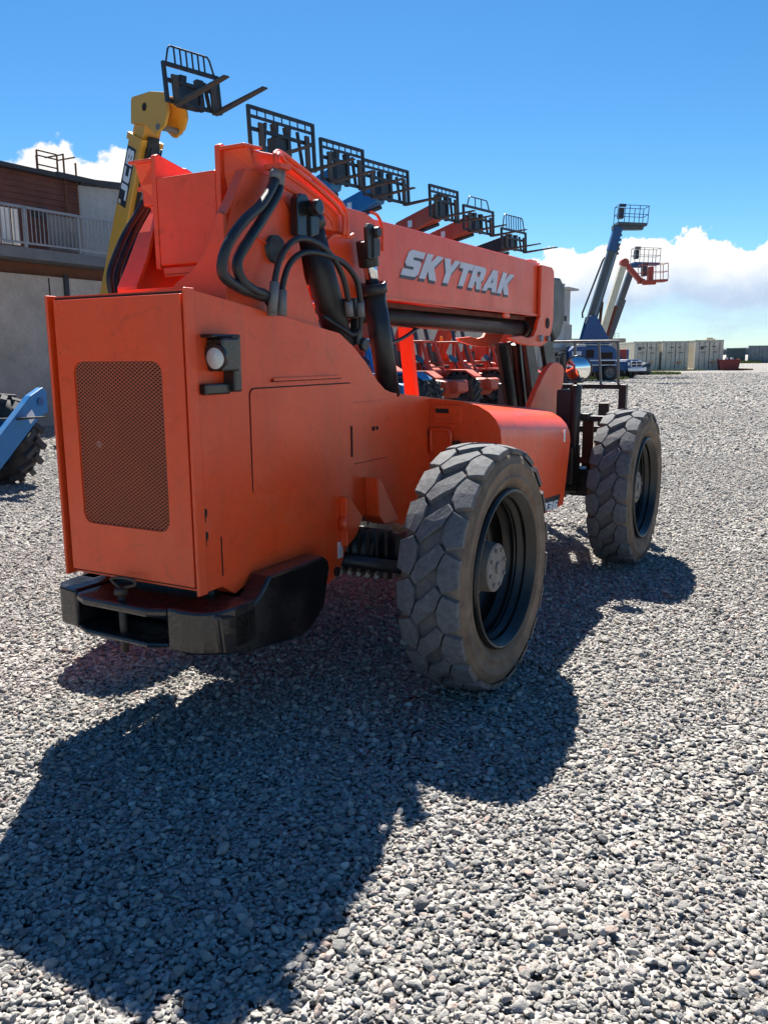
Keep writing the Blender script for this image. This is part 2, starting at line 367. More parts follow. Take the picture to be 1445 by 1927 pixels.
def fbm(scale,detail,rough,sxy=(1,1),off=(0,0)):
    mp=N(nt,'ShaderNodeMapping'); mp.inputs['Scale'].default_value=(sxy[0],sxy[1],1); mp.inputs['Location'].default_value=(*off,0); L(cv.outputs[0],mp.inputs[0])
    n=N(nt,'ShaderNodeTexNoise',Scale=scale,Detail=detail,Roughness=rough); L(mp.outputs[0],n.inputs['Vector']); return n.outputs[0]
def SS(x,a,b):
    m=N(nt,'ShaderNodeMapRange'); m.interpolation_type='SMOOTHSTEP'; L(x,m.inputs[0]); m.inputs[1].default_value=a; m.inputs[2].default_value=b; return m.outputs[0]
lump=fbm(.42,9,.58); lump2=fbm(1.3,8,.6,off=(3,7)); soft=fbm(.16,6,.55,(1,2.2),(11,2))
lmp=MA('ADD',MA('MULTIPLY',MA('SUBTRACT',lump,.5),3.4),MA('MULTIPLY',MA('SUBTRACT',lump2,.5),1.3))
topR=lut(az,[(-50,4.0),(5,5.9),(8.5,6.4),(12,6.5),(14.2,7.0),(16,6.9),(18.8,7.4),(20.6,6.8),(22.5,6.7),(24,7.2),(35,6.5),(60,4.)],-50,60,10.)
topL=lut(az,[(-60,9.),(-30,10.4),(-23,11.3),(-21.4,12.3),(-19.2,12.5),(-17.8,12.0),(-16.2,12.6),(-14.,11.2),(-10.,0.),(0,0)],-60,0,15.)
dR=MA('SUBTRACT',MA('ADD',topR,lmp),el); dL=MA('SUBTRACT',MA('ADD',topL,lmp),el)
mR=MA('MULTIPLY',SS(dR,0,.22),SS(az,3.,7.5))
mL=MA('MULTIPLY',MA('MULTIPLY',SS(dL,-.1,.35),SS(el,8.6,10.2)),SS(az,-11.,-15.))
hz=MA('MULTIPLY',SS(MA('ADD',el,MA('MULTIPLY',soft,3.)),3.6,.2),.55)
mask=MA('MAXIMUM',MA('MAXIMUM',mR,mL),hz)
# lower part of the right bank thins and turns blue-grey
thin=SS(MA('ADD',MA('SUBTRACT',el,MA('MULTIPLY',topR,.16)),MA('MULTIPLY',MA('SUBTRACT',soft,.5),6.)),.0,2.6)
shade=MA('MULTIPLY',SS(dR,4.2,.3),1.)
shade=MA('MAXIMUM',shade,mL)
shade=MA('ADD',MA('MULTIPLY',shade,.8),MA('MULTIPLY',lump2,.34))
cr=nt.nodes.new('ShaderNodeValToRGB'); e=cr.color_ramp.elements
e[0].position=.15; e[0].color=(.50,.63,.82,1); e[1].position=.85; e[1].color=(.98,.97,.95,1); e2=e.new(.45); e2.color=(.72,.81,.92,1)
L(shade,cr.inputs[0])
cb=N(nt,'ShaderNodeMix'); cb.data_type='RGBA'; cb.blend_type='MULTIPLY'; cb.inputs[0].default_value=1; L(cr.outputs[0],cb.inputs[6]); CLOUD=8.2; cb.inputs[7].default_value=(CLOUD,CLOUD,CLOUD,1)
mfin=MA('MULTIPLY',mask,MA('MULTIPLY_ADD',thin,.62,.38))
mm=N(nt,'ShaderNodeMix'); mm.data_type='RGBA'; L(mfin,mm.inputs[0]); L(tint.outputs[2],mm.inputs[6]); L(cb.outputs[2],mm.inputs[7])
L(mm.outputs[2],bg.inputs[0])
vs=scene.view_settings; vs.view_transform='Standard'; vs.look='None'; vs.exposure=1.34; vs.gamma=1
scene.cycles.max_bounces=6; scene.cycles.diffuse_bounces=3; scene.cycles.glossy_bounces=3; scene.cycles.use_denoising=True

# ------------------------------------------------------------------ ground + gravel
g=MB(); g.bm.faces.new([g.bm.verts.new(p) for p in ((-900,-60,0),(900,-60,0),(900,1500,0),(-900,1500,0))])
tag(g.build('ground','ground'),'pale grey gravel yard floor reaching the horizon','ground',kind='structure')

vc=bpy.data.collections.new('gravel_variants'); NV=16
for k in range(NV):
    bm=bmesh.new(); bmesh.ops.create_icosphere(bm,subdivisions=3,radius=1)
    pl=[]
    for i in range(13):
        d=Vector(rng.normal(size=3)); d.normalize(); pl.append((d,rng.uniform(.46,.88)))
    ph=rng.uniform(0,6,3)
    for v in bm.verts:
        n=v.co.normalized(); r=1.0
        for d,h in pl:
            c=n.dot(d)
            if c>.05: 
                q=h/c; r=-.028*math.log(math.exp(-r/.028)+math.exp(-q/.028))
        r*=1+.05*math.sin(3*n.x+ph[0])*math.sin(4*n.y+ph[1])+.025*math.sin(9*n.z+ph[2]+5*n.x)
        v.co=n*r
    for f in bm.faces: f.smooth=True
    me=bpy.data.meshes.new('pebble'); bm.to_mesh(me); bm.free(); me.materials.append(M['stone'])
    o=bpy.data.objects.new('pebble',me); vc.objects.link(o)
P=[];S=[]
def scatter(y0,y1,cell,med,sig,zf,dens=1.):
    ys=np.arange(y0,y1,cell); out=[]
    for y in ys:
        hw=.50*y+(2.3 if cell<.06 else 1.2); xs=np.arange(-hw,hw,cell); out.append(np.stack([xs,np.full(len(xs),y)],-1))
    a=np.concatenate(out); lf=np.sin(a[:,0]*1.7+.8*np.sin(a[:,1]*1.1)+1)+np.sin(a[:,1]*1.45+1.3*np.sin(a[:,0]*.9)+2)+.7*np.sin(a[:,0]*4.1-a[:,1]*3.3)
    keep=np.where(lf>1.35,.55,1.)*dens; a=a[rng.random(len(a))<keep]; n=len(a)
    a=a+rng.uniform(-.6,.6,(n,2))*cell
    s=np.exp(rng.normal(math.log(med),sig,n)); s=np.clip(s,med*.4,med*2.3)
    sc=np.stack([s*rng.uniform(.8,1.35,n),s*rng.uniform(.7,1.05,n),s*rng.uniform(.45,.8,n)],-1)
    z=s*rng.uniform(-.15,zf,n)
    P.append(np.column_stack([a,z])); S.append(sc)
scatter(1.3,4.2,.0170,.0090,.42,.55)
scatter(4.2,7.5,.0205,.0100,.38,.5)
scatter(7.5,14,.031,.0138,.34,.4)
scatter(14,26,.072,.025,.3,.3)
scatter(26,75,.17,.048,.3,.15)
scatter(1.3,6,.048,.0135,.26,.75,.5)
scatter(1.3,9,.15,.018,.2,.8,.4)
P=np.concatenate(P);S=np.concatenate(S); n=len(P)
me=bpy.data.meshes.new('gravel'); me.vertices.add(n); me.vertices.foreach_set('co',P.astype(np.float32).ravel())
rot=np.stack([rng.normal(0,.35,n),rng.normal(0,.35,n),rng.uniform(0,6.283,n)],-1).astype(np.float32)
for nm,ty,key,dat in (('rot','FLOAT_VECTOR','vector',rot),('scl','FLOAT_VECTOR','vector',S.astype(np.float32)),('idx','INT','value',rng.integers(0,NV,n).astype(np.int32))):
    at=me.attributes.new(nm,ty,'POINT'); at.data.foreach_set(key,dat.ravel())
me.materials.append(M['stone'])
gv=bpy.data.objects.new('gravel',me); col.objects.link(gv); tag(gv,'loose pale grey pebbles and crushed stone covering the yard','gravel',kind='stuff')
ng=bpy.data.node_groups.new('scatter','GeometryNodeTree'); ng.interface.new_socket('Geometry',in_out='INPUT',socket_type='NodeSocketGeometry'); ng.interface.new_socket('Geometry',in_out='OUTPUT',socket_type='NodeSocketGeometry')
gi=ng.nodes.new('NodeGroupInput'); go=ng.nodes.new('NodeGroupOutput'); ip=ng.nodes.new('GeometryNodeInstanceOnPoints'); ci=ng.nodes.new('GeometryNodeCollectionInfo')
ci.inputs['Collection'].default_value=vc; ci.inputs['Separate Children'].default_value=True; ci.inputs['Reset Children'].default_value=True
def na(nm,dt):
    q=ng.nodes.new('GeometryNodeInputNamedAttribute'); q.data_type=dt; q.inputs[0].default_value=nm; return [o for o in q.outputs if o.enabled][0]
er=ng.nodes.new('FunctionNodeEulerToRotation'); ng.links.new(na('rot','FLOAT_VECTOR'),er.inputs[0])
ng.links.new(gi.outputs[0],ip.inputs['Points']); ng.links.new(ci.outputs[0],ip.inputs['Instance']); ip.inputs['Pick Instance'].default_value=True
ng.links.new(na('idx','INT'),ip.inputs['Instance Index']); ng.links.new(er.outputs[0],ip.inputs['Rotation']); ng.links.new(na('scl','FLOAT_VECTOR'),ip.inputs['Scale'])
ng.links.new(ip.outputs[0],go.inputs[0]); gm=gv.modifiers.new('scatter','NODES'); gm.node_group=ng

# ------------------------------------------------------------------ yard frame: u along the machine row / wall, v to its left
HD,OX,OY=.5192,-.4328,4.6609
UX=Vector((math.sin(HD),math.cos(HD),0)); VX=Vector((-math.cos(HD),math.sin(HD),0)); MROT=PI/2-HD
def Wd(u,v,z=0): return Vector((OX,OY,0))+UX*u+VX*v+Vector((0,0,z))
# ------------------------------------------------------------------ main telehandler
MT=empty('telehandler',Wd(0,0),MROT)
tag(MT,'big orange telehandler with its boom lowered, grilled engine hood facing the viewer','telehandler')
body=[(-1.30,1.922),(-.233,1.775),(-.10,1.71),(.02,1.63),(.14,1.53),(.22,1.482),(.30,1.462),(.80,1.412),(2.1,1.29),(2.42,1.25),(2.42,.60),(.8,.61),(.49,.67),(.22,.755),(.05,.775),(-.02,.82),(-.08,.81),(-.17,.74),(-.24,.62),(-.29,.55),(-.38,.525),(-.45,.56),(-.55,.66),(-.95,.70),(-1.10,.66),(-1.18,.71),(-1.285,.71)]
bd=MB().prism(body,1,-.385,.385).build('engine_hood','orange',MT,sm=38)
for s in (-1,1):
    MB().box((-1.306,s*.389,1.315),(.058,.014,1.222)).build('hood_flange','orange',MT,bevel=.005)
# rear door with the grille
door=[(.358,.735),(.358,1.905),(-.362,1.905),(-.362,.735)]
gr=rrect(-.243,.955,.262,1.65,.05)
d=MB().plate(door,[gr],0,-1.322,-1.306).build('grille_door','orange',MT,bevel=.003)
MB().box((-1.303,-.002,1.32),(.004,.738,1.19)).build('door_gap','gap',d)
MB().box((-1.3035,.01,1.30),(.0045,.56,.74)).build('radiator','radiator',d)
gm_=MB(); nb=44
x0,x1,z0,z1=-.25,.27,.948,1.657
def clip(px,pz,dx,dz):
    ts=[]
    lo,hi=-9,9
    for (p_,d_,a,b_) in ((px,dx,x0,x1),(pz,dz,z0,z1)):
        t1,t2=(a-p_)/d_,(b_-p_)/d_; lo=max(lo,min(t1,t2)); hi=min(hi,max(t1,t2))
    return lo,hi
sl=.62
for sg in (-1,1):
    for i in range(-40,80):
        pz=z0-.05+i*.0155
        lo,hi=clip(x0,pz,1,sg*sl)
        if hi-lo>.01: gm_.bar((-1.3125+sg*.0012,x0+lo,pz+sg*sl*lo),(-1.3125+sg*.0012,x0+hi,pz+sg*sl*hi),.0027,.0028,up=(1,0,0))
gm_.build('grille_mesh','mesh',d)
MB().cyl((-1.308,.15,1.30),(-1.311,.15,1.30),.016,seg=12).build('radiator_cap','galv',d)
# tank between the wheels
def tsec(u,dz,k=1): return [(u,-.380,1.41-dz),(u,-.60,1.395-dz),(u,-.70,1.372-dz),(u,-.770,1.335-dz),(u,-.815,1.29-dz),(u,-.842,1.235-dz),(u,-.85,1.17-dz),(u,-.812,.585),(u,-.380,.585)]
tk=MB().loft([tsec(.77,0),tsec(2.09,.115)]).build('fuel_tank','orange',MT,sm=40)
MB().prism(rrect(-.60,1.262,-.418,1.372,.012,3),0,.752,.768).build('latch_panel','orange',tk,bevel=.003)
MB().box((.750,-.475,1.337),(.005,.085,.026)).build('latch_slot','gap',tk)
st=MB(); st.tube([(.748,-.405,1.08),(.742,-.405,1.20),(.742,-.42,1.225),(.742,-.51,1.225),(.742,-.535,1.20),(.748,-.535,1.08)],.011,8,sub=3); st.box((.757,-.47,1.15),(.018,.11,.16)); st.build('step_handle','orange',tk)
MB().cyl((.765,-.392,1.20),(.74,-.392,1.20),.018,seg=12).build('lock','black',tk); MB().cyl((.765,-.575,1.135),(.735,-.575,1.135),.028,seg=14).build('lock','black',tk)
MB().box((.757,-.65,1.12),(.02,.11,.014)).build('hinge','galv',tk)
# number decal
def tv(z): return -(.812+(z-.585)/(1.17-.585)*.038)
dz_=MB(); A_=[(1.36,.615),(1.95,.588),(1.99,.678),(1.39,.705)]
dc=MB().loft([[(x,tv(z)-.0025,z) for x,z in A_],[(x,tv(z)+.004,z) for x,z in A_]]).build('number_decal','decalblack',tk)
mb,wd=word('6036',lambda x,y:(0,0),1,0,1) ; mb.bm.free()
def nf(x,y): 
    q=x/wd; zz=.612-.027*q+y/7*.058
    return (1.49+q*.43+y/7*.03,zz)
mb,_=word('6036',nf,1,tv(.63)-.006,tv(.63)-.003); mb.build('number','whitedecal',dc)
MB().box((1.955,-.848,1.10),(.03,.004,.085)).build('warning_label','whitedecal',tk)
# frame nose plates
nose=[(2.40,1.20),(2.62,1.385),(2.78,1.50),(2.90,1.565),(3.0,1.597),(3.12,1.604),(3.24,1.58),(3.31,1.54),(3.29,1.43),(3.16,1.26),(3.12,1.05),(3.14,.62),(2.40,.62)]
for s in (-1,): MB().prism(nose,1,s*.40,s*.355).build('nose_plate','orange2',MT,bevel=.008)
MB().box((2.78,0,.80),(.72,.70,.30)).build('chassis_beam','black',MT)
# fine things on the hood side
pl=MB().prism(rrect(-.957,1.068,-.12,1.532,.03,4),1,-.3866,-.384).build('side_door','gap',MT)
MB().prism(rrect(-.952,1.062,-.118,1.527,.028,4),1,-.390,-.3864).build('door_skin','orange',pl,bevel=.0015)
MB().box((-.52,-.390,1.556),(.56,.012,.006)).build('door_strip','gap',pl)
MB().box((-.52,-.392,1.563),(.54,.012,.012)).build('drip_rail','orange',pl)
pl=MB().prism(rrect(-.142,1.108,.27,1.425,.035,4),1,-.3866,-.384).build('service_door','gap',MT)
MB().prism(rrect(-.137,1.111,.272,1.428,.035,4),1,-.3895,-.3864).build('door_skin','orange',pl,bevel=.0015)
MB().box((-.142,-.391,1.23),(.010,.008,.16)).build('hinge','gap',pl)
MB().cyl((.08,-.389,1.28),(.08,-.395,1.28),.012,seg=12).cyl((.12,-.389,1.28),(.12,-.395,1.28),.010,seg=12).build('latch','gap',pl)
MB().prism([(-.01,1.03),(.03,1.01),(.22,.765),(.06,.765),(.00,.82)],1,-.47,-.385).build('gusset','orange',MT,bevel=.006)
MB().prism([(-.26,.96),(-.22,.95),(-.10,.83),(-.17,.74),(-.26,.70)],1,-.43,-.385).build('gusset','orange',MT,bevel=.006)
MB().cyl((-.235,-.384,.82),(-.235,-.437,.82),.045,seg=20).build('pivot_boss','orange',MT)
MB().cyl((-.30,-.384,.575),(-.30,-.395,.575),.024,seg=16).build('bolt_hole','gap',MT); MB().cyl((-.215,-.384,.855),(-.215,-.3935,.855),.018,seg=14).build('bolt_hole','gap',MT)
MB().box((-.262,-.387,.682),(.042,.006,.085)).build('sticker','whitedecal',MT)
for z in (1.03,.935):
    MB().prism([(-1.285,z+.022),(-1.270,z+.030),(-1.255,z+.022),(-1.255,z),(-1.265,z-.012),(-1.266,z-.03),(-1.274,z-.03),(-1.275,z-.012),(-1.285,z)],1,-.388,-.384).build('key_slot','gap',MT)
MB().box((-1.175,-.386,.84),(.005,.004,.17)).build('weld_crack','gap',MT)
# rear lamps
for s in (-1,1):
    lb=MB(); y0=s*.385
    lb.box((-1.165,y0+s*.035,1.745),(.17,.07,.016)).box((-1.095,y0+s*.03,1.635),(.045,.065,.225)).box((-1.19,y0+s*.018,1.537),(.15,.04,.045)).box((-1.165,y0+s*.045,1.672),(.10,.085,.13))
    br=lb.build('lamp_bracket','black',MT,bevel=.008)
    MB().cyl((-1.20,y0+s*.05,1.665),(-1.222,y0+s*.05,1.662),.050,.054,seg=28).build('lamp_housing','black',br)
    MB().lathe([(-1.226,.001),(-1.224,.02),(-1.219,.038),(-1.213,.046)],(-.008,y0+s*.05,1.662),0,28).build('lamp_lens','lens',br)
# bumper / counterweight
bp_=MB()
bp_.prism([(-.95,.48),(-1.22,.485),(-1.31,.465),(-1.36,.415),(-1.38,.285),(-1.05,.285),(-.95,.38)],2,.478,.655)
bp_.prism([(-1.38,-.25),(-1.387,-.34),(-1.382,-.39),(-1.366,-.435),(-1.34,-.468),(-1.30,-.49),(-1.24,-.50),(-1.10,-.50),(-1.10,-.25)],2,.468,.652)
bp_.prism([(-1.38,.285),(-1.415,.20),(-1.418,-.17),(-1.382,-.255),(-1.10,-.255),(-1.10,.285)],2,.606,.646)
bp_.prism([(-1.38,.285),(-1.415,.20),(-1.418,-.17),(-1.382,-.255),(-1.10,-.255),(-1.10,.285)],2,.474,.500)
bp_.box((-1.14,0,.555),(.10,.52,.10))
bp_.box((-.9,0,.60),(.5,.6,.16))
for s in (-1,1):
    q=-.50 if s<0 else .482
    bp_.prism([(-1.34,.640),(-1.22,.622),(-1.13,.628),(-1.06,.668),(-1.0,.728),(-.58,.728),(-.54,.70),(-.53,.66),(-.58,.48),(-.70,.40),(-.78,.385),(-1.19,.435),(-1.32,.468)] if s<0 else [(-1.2,.655),(-.60,.655),(-.60,.48),(-1.2,.478)],1,q,q-s*.11)
bp_.build('bumper','black',MT,bevel=.022)
pn=MB().cyl((-1.36,.02,.41),(-1.36,.02,.67),.017,seg=14).cyl((-1.36,.02,.67),(-1.36,.02,.695),.032,.028,seg=14); pn.tube([(-1.36,.02,.69),(-1.37,.05,.715),(-1.375,.06,.735),(-1.37,.0,.745),(-1.365,-.06,.74),(-1.365,-.065,.72),(-1.36,.0,.70)],.006,8); pn.build('hitch_pin','forksteel',MT)
# boom tower
towr=[(-1.005,1.70),(-1.005,2.20),(-.965,2.28),(-.86,2.44),(-.70,2.44),(-.61,2.345),(-.55,2.30),(-.51,2.24),(-.46,2.03),(-.35,1.83),(-.30,1.70)]
towl=[(-.96,1.70),(-.95,1.98),(-.80,2.24),(-.66,2.41),(-.60,2.345),(-.55,2.30),(-.51,2.24),(-.46,2.03),(-.35,1.83),(-.30,1.70)]
t_=MB().prism(towr,1,-.305,-.345).build('boom_tower','orange',MT,bevel=.006)
MB().prism([(-.345,1.75),(-.345,2.235),(-.315,2.25),(-.29,2.18),(-.235,2.09),(-.165,2.025),(-.06,1.972),(-.06,1.75)],0,-1.03,-1.006).build('rear_flange','orange',t_,bevel=.004)
MB().loft([[(u-.006,-.345,z),(u-.006,-.29,z),(u+.012,-.29,z+.004),(u+.012,-.345,z+.004)] for u,z in ((-1.015,2.235),(-.97,2.285),(-.865,2.44))]).build('rear_flange','orange',t_,bevel=.003)
t_=MB().prism(towl,1,.305,.345).build('boom_tower','orange',MT,bevel=.006)
MB().loft([[(u-.010,.347,z),(u-.010,.305-k,z),(u+.012,.305-k,z+.003),(u+.012,.347,z+.003)] for (u,z),k in zip([(-.965,1.80),(-.958,1.98),(-.88,2.11),(-.805,2.24),(-.67,2.41)],[.09,.08,.075,.05,.0])]).build('rear_flange','orange',t_,bevel=.003)
MB().box((-.985,.08,1.88),(.02,.44,.17)).build('cross_plate','orange',MT)
MB().cyl((-.70,-.37,2.13),(-.70,.37,2.13),.06,seg=24).build('boom_pivot','blacksteel',MT)
arc=MB(); arc.tube([(-.98,-.349,2.02),(-.93,-.349,2.12),(-.84,-.349,2.165),(-.74,-.349,2.14),(-.68,-.349,2.06)],.006,6); arc.build('weld_arc','orange',MT)
# boom
bm_=MB(); zt,zb=2.41,1.985
bm_.prism([(-.865,2.455),(.3,zt+.006),(3.20,zt),(3.20,zb),(-.865,2.075)],1,-.17,.17)
boom=bm_.build('boom','orange',MT,bevel=.006)
MB().box((-.850,0,2.05),(.03,.31,.030)).box((-.86,0,2.028),(.03,.28,.012)).build('rear_lip','orange2',boom,bevel=.004)
for s in (-1,1):
    MB().prism([(-.866,2.552),(-.845,2.562),(-.40,2.475),(.35,2.418),(3.2,2.412),(3.2,1.985),(.3,1.985),(-.30,2.02),(-.866,2.06)],1,s*.172,s*.2).build('boom_side','orange',boom,bevel=.005)
    # raised reinforcement plate, wing flange and its gusset
    MB().prism([(-.80,2.53),(-.62,2.545),(-.12,2.425),(-.03,2.385),(-.02,2.28),(-.06,2.265),(-.30,2.27),(-.48,2.285),(-.60,2.345),(-.72,2.36),(-.795,2.355)],1,s*.205,s*.33).build('boom_doubler','orange',boom,bevel=.012)
    MB().prism([(-.868,2.530),(-.74,2.540),(-.74,2.552),(-.868,2.544)],1,s*.2,s*.335).build('wing_top','orange',boom,bevel=.004)
    MB().loft([[(-.84,s*.202,2.535),(-.835,s*.325,2.535),(-.82,s*.325,2.535),(-.825,s*.202,2.535)],[(-.84,s*.202,2.44),(-.80,s*.332,2.45),(-.785,s*.332,2.45),(-.825,s*.202,2.44)],[(-.80,s*.202,2.30),(-.74,s*.31,2.31),(-.725,s*.31,2.31),(-.785,s*.202,2.30)]]).build('wing_gusset','orange2',boom)
    MB().prism([(-.05,2.425),(.27,2.424),(.36,2.40),(.425,2.35),(.43,2.28),(.395,2.08),(.36,1.93),(.22,1.90),(.0,1.94),(-.2,2.03),(-.25,2.21),(-.15,2.27)],1,s*.2,s*.25).build('boom_cheek','orange',boom,bevel=.008)
    # front collar and hook
    MB().prism([(3.13,2.40),(3.40,2.40),(3.455,2.375),(3.465,2.33),(3.47,1.97),(3.43,1.86),(3.35,1.78),(3.20,1.735),(2.90,1.735),(2.68,1.75),(2.50,1.775),(2.44,1.80),(2.70,1.815),(2.85,1.80),(2.98,1.82),(3.05,1.88),(3.09,1.95),(3.13,1.985)],1,s*.205,s*.235).build('end_plate','orange2',boom,bevel=.006)
    MB().cyl((3.31,s*.237,1.93),(3.31,s*.241,1.93),.045,seg=20).build('pin_hole','gap',boom)
emb=MB()
for off in (0,1):
    k=.05*off
    emb.tube([(-.70,-.331,2.475-k),(-.58,-.331,2.468-k*1.1),(-.30,-.331,2.405-k),(-.17-k*.7,-.331,2.36-k*.8),(-.145-k,-.331,2.33-k*.5),(-.14-k,-.331,2.29)],.008,6)
emb.build('stiffener_rib','orange',boom)
MB().box((1.9,0,2.418),(2.7,.36,.012)).box((3.12,0,2.425),(.16,.34,.03)).build('top_plate','orange',boom,bevel=.003)
MB().box((1.8,-.205,1.992),(2.8,.014,.018)).build('lower_flange','orange2',boom)
MB().box((2.45,-.2,1.965),(.12,.02,.04)).build('guide_tab','orange2',boom,bevel=.01)
# lettering
mb,wd=word('SKYTRAK',lambda x,y:(0,0),1,0,1,gap=.35); mb.bm.free()
def sf(du,dz):
    return lambda x,y:(.735+du+x/wd*1.745+y/7*.12, 2.140+dz-.022*x/wd+y/7*.158)
mb,_=word('SKYTRAK',sf(-.012,-.020),1,-.2025,-.2005,gap=.35); lg=mb.build('letter_shadow','greyletter',boom)
mb,_=word('SKYTRAK',sf(0,0),1,-.2045,-.2026,gap=.35); mb.build('lettering','silverletter',lg)
# inner boom sections, hose guard and head
ib=MB().box((3.42,0,2.19),(.44,.30,.36)).build('inner_boom','blacksteel',MT,bevel=.01)
hg=MB(); hg.prism([(3.50,2.33),(3.75,2.34),(3.88,2.27),(3.90,1.98),(3.80,1.84),(3.66,1.78),(3.50,1.9)],1,-.20,.20); hg.build('boom_head','blacksteel',ib,bevel=.02)
nk=MB()
for s in (-1,1):
    nk.prism([(3.05,1.76),(3.24,1.77),(3.46,1.40),(3.62,1.10),(3.62,.80),(3.40,.80),(3.36,1.10)],1,s*.14,s*.105)
    nk.prism([(3.40,1.78),(3.66,1.79),(3.80,1.5),(4.0,1.2),(4.02,.6),(3.80,.6),(3.72,1.2)],1,s*.17,s*.13)
nk.cyl((3.3,-.05,1.76),(3.52,-.05,1.15),.04,seg=14).cyl((3.3,.05,1.76),(3.52,.05,1.15),.04,seg=14)
nk.box((3.7,0,1.0),(.5,.22,.25))
nk.build('tilt_linkage','blacksteel',MT,bevel=.005)
MB().cyl((.3,-.06,1.905),(3.12,-.06,1.885),.058,seg=24).cyl((3.12,-.06,1.885),(3.16,-.06,1.885),.075,seg=24).cyl((.3,.08,1.93),(3.1,.08,1.92),.04,seg=20).build('extension_cylinder','blacksteel',MT)
MB().box((1.7,.0,1.965),(2.7,.26,.03)).build('boom_wear_pad','rust',MT)
MB().cyl((3.13,-.21,1.80),(3.13,-.26,1.80),.028,seg=14).build('clevis_pin','galv',MT); MB().cyl((3.31,-.238,1.80),(3.31,-.262,1.80),.022,seg=12).build('clevis_pin','galv',MT)
# lift cylinder
lc=MB().cyl((-.36,-.295,2.30),(-.06,-.295,1.66),.072,seg=28).cyl((-.375,-.295,2.33),(-.345,-.295,2.265),.085,seg=28).build('lift_cylinder','blacksteel',MT)
MB().prism([(-.585,2.36),(-.56,2.385),(-.51,2.385),(-.485,2.36),(-.475,2.24),(-.52,2.19),(-.585,2.20)],1,-.40,-.36).cyl((-.485,-.395,2.33),(-.485,-.455,2.33),.034,seg=24).prism([(-.50,2.295),(-.43,2.295),(-.435,2.22),(-.50,2.20)],1,-.415,-.385).build('cylinder_clevis','black',lc,bevel=.005)
MB().box((-.40,-.31,2.31),(.16,.10,.11)).build('pin_block','black',lc,bevel=.01)
vb=MB().box((-.08,-.365,1.90),(.10,.09,.10)).box((-.03,-.36,1.80),(.05,.05,.16)).cyl((.0,-.37,1.72),(.0,-.40,1.72),.035,seg=16).build('valve_block','blacksteel',lc,bevel=.008)
c2=MB().cyl((.205,-.325,2.02),(.375,-.325,1.44),.063,seg=28).cyl((.198,-.325,2.045),(.212,-.325,1.995),.075,seg=28).build('levelling_cylinder','blacksteel',MT)
MB().cyl((.15,-.325,2.22),(.21,-.325,2.0),.036,seg=24).build('chrome_rod','chrome',c2)
MB().cyl((.135,-.325,2.26),(.168,-.325,2.13),.055,seg=20).prism([(.05,2.31),(.07,2.335),(.12,2.335),(.135,2.30),(.13,2.16),(.06,2.16)],1,-.385,-.36).cyl((.125,-.37,2.295),(.125,-.415,2.295),.027,seg=20).prism([(.10,2.27),(.17,2.27),(.165,2.18),(.10,2.165)],1,-.395,-.38).build('rod_clevis','blacksteel',c2,bevel=.005)
# hard lines along the doubler
for k,(dz,dy) in enumerate(((0,0),(-.028,.012))):
    MB().tube([(-.74+.02*k,-.40,2.44),(-.735+.02*k,-.395,2.505),(-.70+.03*k,-.375,2.53),(-.63+.02*k,-.36,2.54+dz),(-.42,-.36,2.487+dz),(-.20-.02*k,-.36,2.42+dz),(-.13-.03*k,-.36,2.385+dz),(-.105-.03*k,-.36,2.345),(-.105-.03*k,-.36,2.27),(-.10-.03*k,-.345,2.255)],.0105,10,sub=6).build('hydraulic_pipe','orange',MT)
MB().tube([(-.02,-.345,2.27),(-.06,-.34,2.255),(-.2,-.34,2.245),(-.27,-.33,2.20)],.010,8).build('hydraulic_pipe','orange',MT)
MB().tube([(.30,-.262,2.43),(.37,-.262,2.42),(.42,-.262,2.36),(.42,-.262,2.24)],.009,8).build('hydraulic_pipe','orange',MT)
# hoses
HS=[[(-.735,-.40,2.45),(-.77,-.41,2.39),(-.88,-.43,2.29),(-1.02,-.44,2.20),(-1.13,-.44,2.09),(-1.15,-.43,1.99),(-1.05,-.42,1.945),(-.93,-.41,1.925),(-.85,-.40,1.915)],
[(-.71,-.40,2.455),(-.74,-.41,2.36),(-.86,-.42,2.24),(-.98,-.43,2.13),(-1.055,-.43,2.04),(-1.03,-.43,1.97),(-.94,-.42,1.935),(-.85,-.405,1.925),(-.80,-.40,1.89)]]
for h in HS: MB().tube(h,.0215,14,sub=7).build('hose','rubberhose',MT)
for h in HS: MB().cyl(h[0],Vector(h[0])*.25+Vector(h[1])*.75,.026,.025,seg=14).build('hose_fitting','greysteel',MT)
MB().tube([(-.93,-.405,1.93),(-.86,-.40,1.925),(-.80,-.40,1.90),(-.79,-.395,1.84)],.022,12).build('hose_fitting','greysteel',MT)
HS2=[[(-.82,-.42,1.85),(-.81,-.43,1.98),(-.77,-.44,2.09),(-.68,-.45,2.165),(-.55,-.45,2.175),(-.40,-.45,2.13),(-.28,-.44,2.04),(-.215,-.43,1.93),(-.19,-.42,1.86)],
[(-.75,-.42,1.84),(-.745,-.42,1.95),(-.70,-.43,2.06),(-.60,-.44,2.12),(-.45,-.45,2.125),(-.28,-.45,2.10),(-.17,-.45,2.03),(-.12,-.44,1.93),(-.10,-.43,1.86)]]
for h in HS2:
    MB().tube(h,.0142,12,sub=7).build('hose','rubberhose',MT)
    MB().cyl(h[-2],h[-1],.020,seg=12).build('hose_fitting','greysteel',MT)
    MB().cyl(h[0],h[1],.021,seg=12).build('hose_fitting','greysteel',MT)
MB().tube([(-.10,-.43,1.86),(-.09,-.42,1.80),(-.13,-.40,1.77),(-.2,-.38,1.80),(-.3,-.33,1.86)],.012,8).build('hose','rubberhose',MT)
MB().tube([(.02,-.30,1.80),(.4,-.2,1.73),(.9,-.1,1.76),(1.3,-.05,1.86)],.012,8).build('hose','rubberhose',MT)
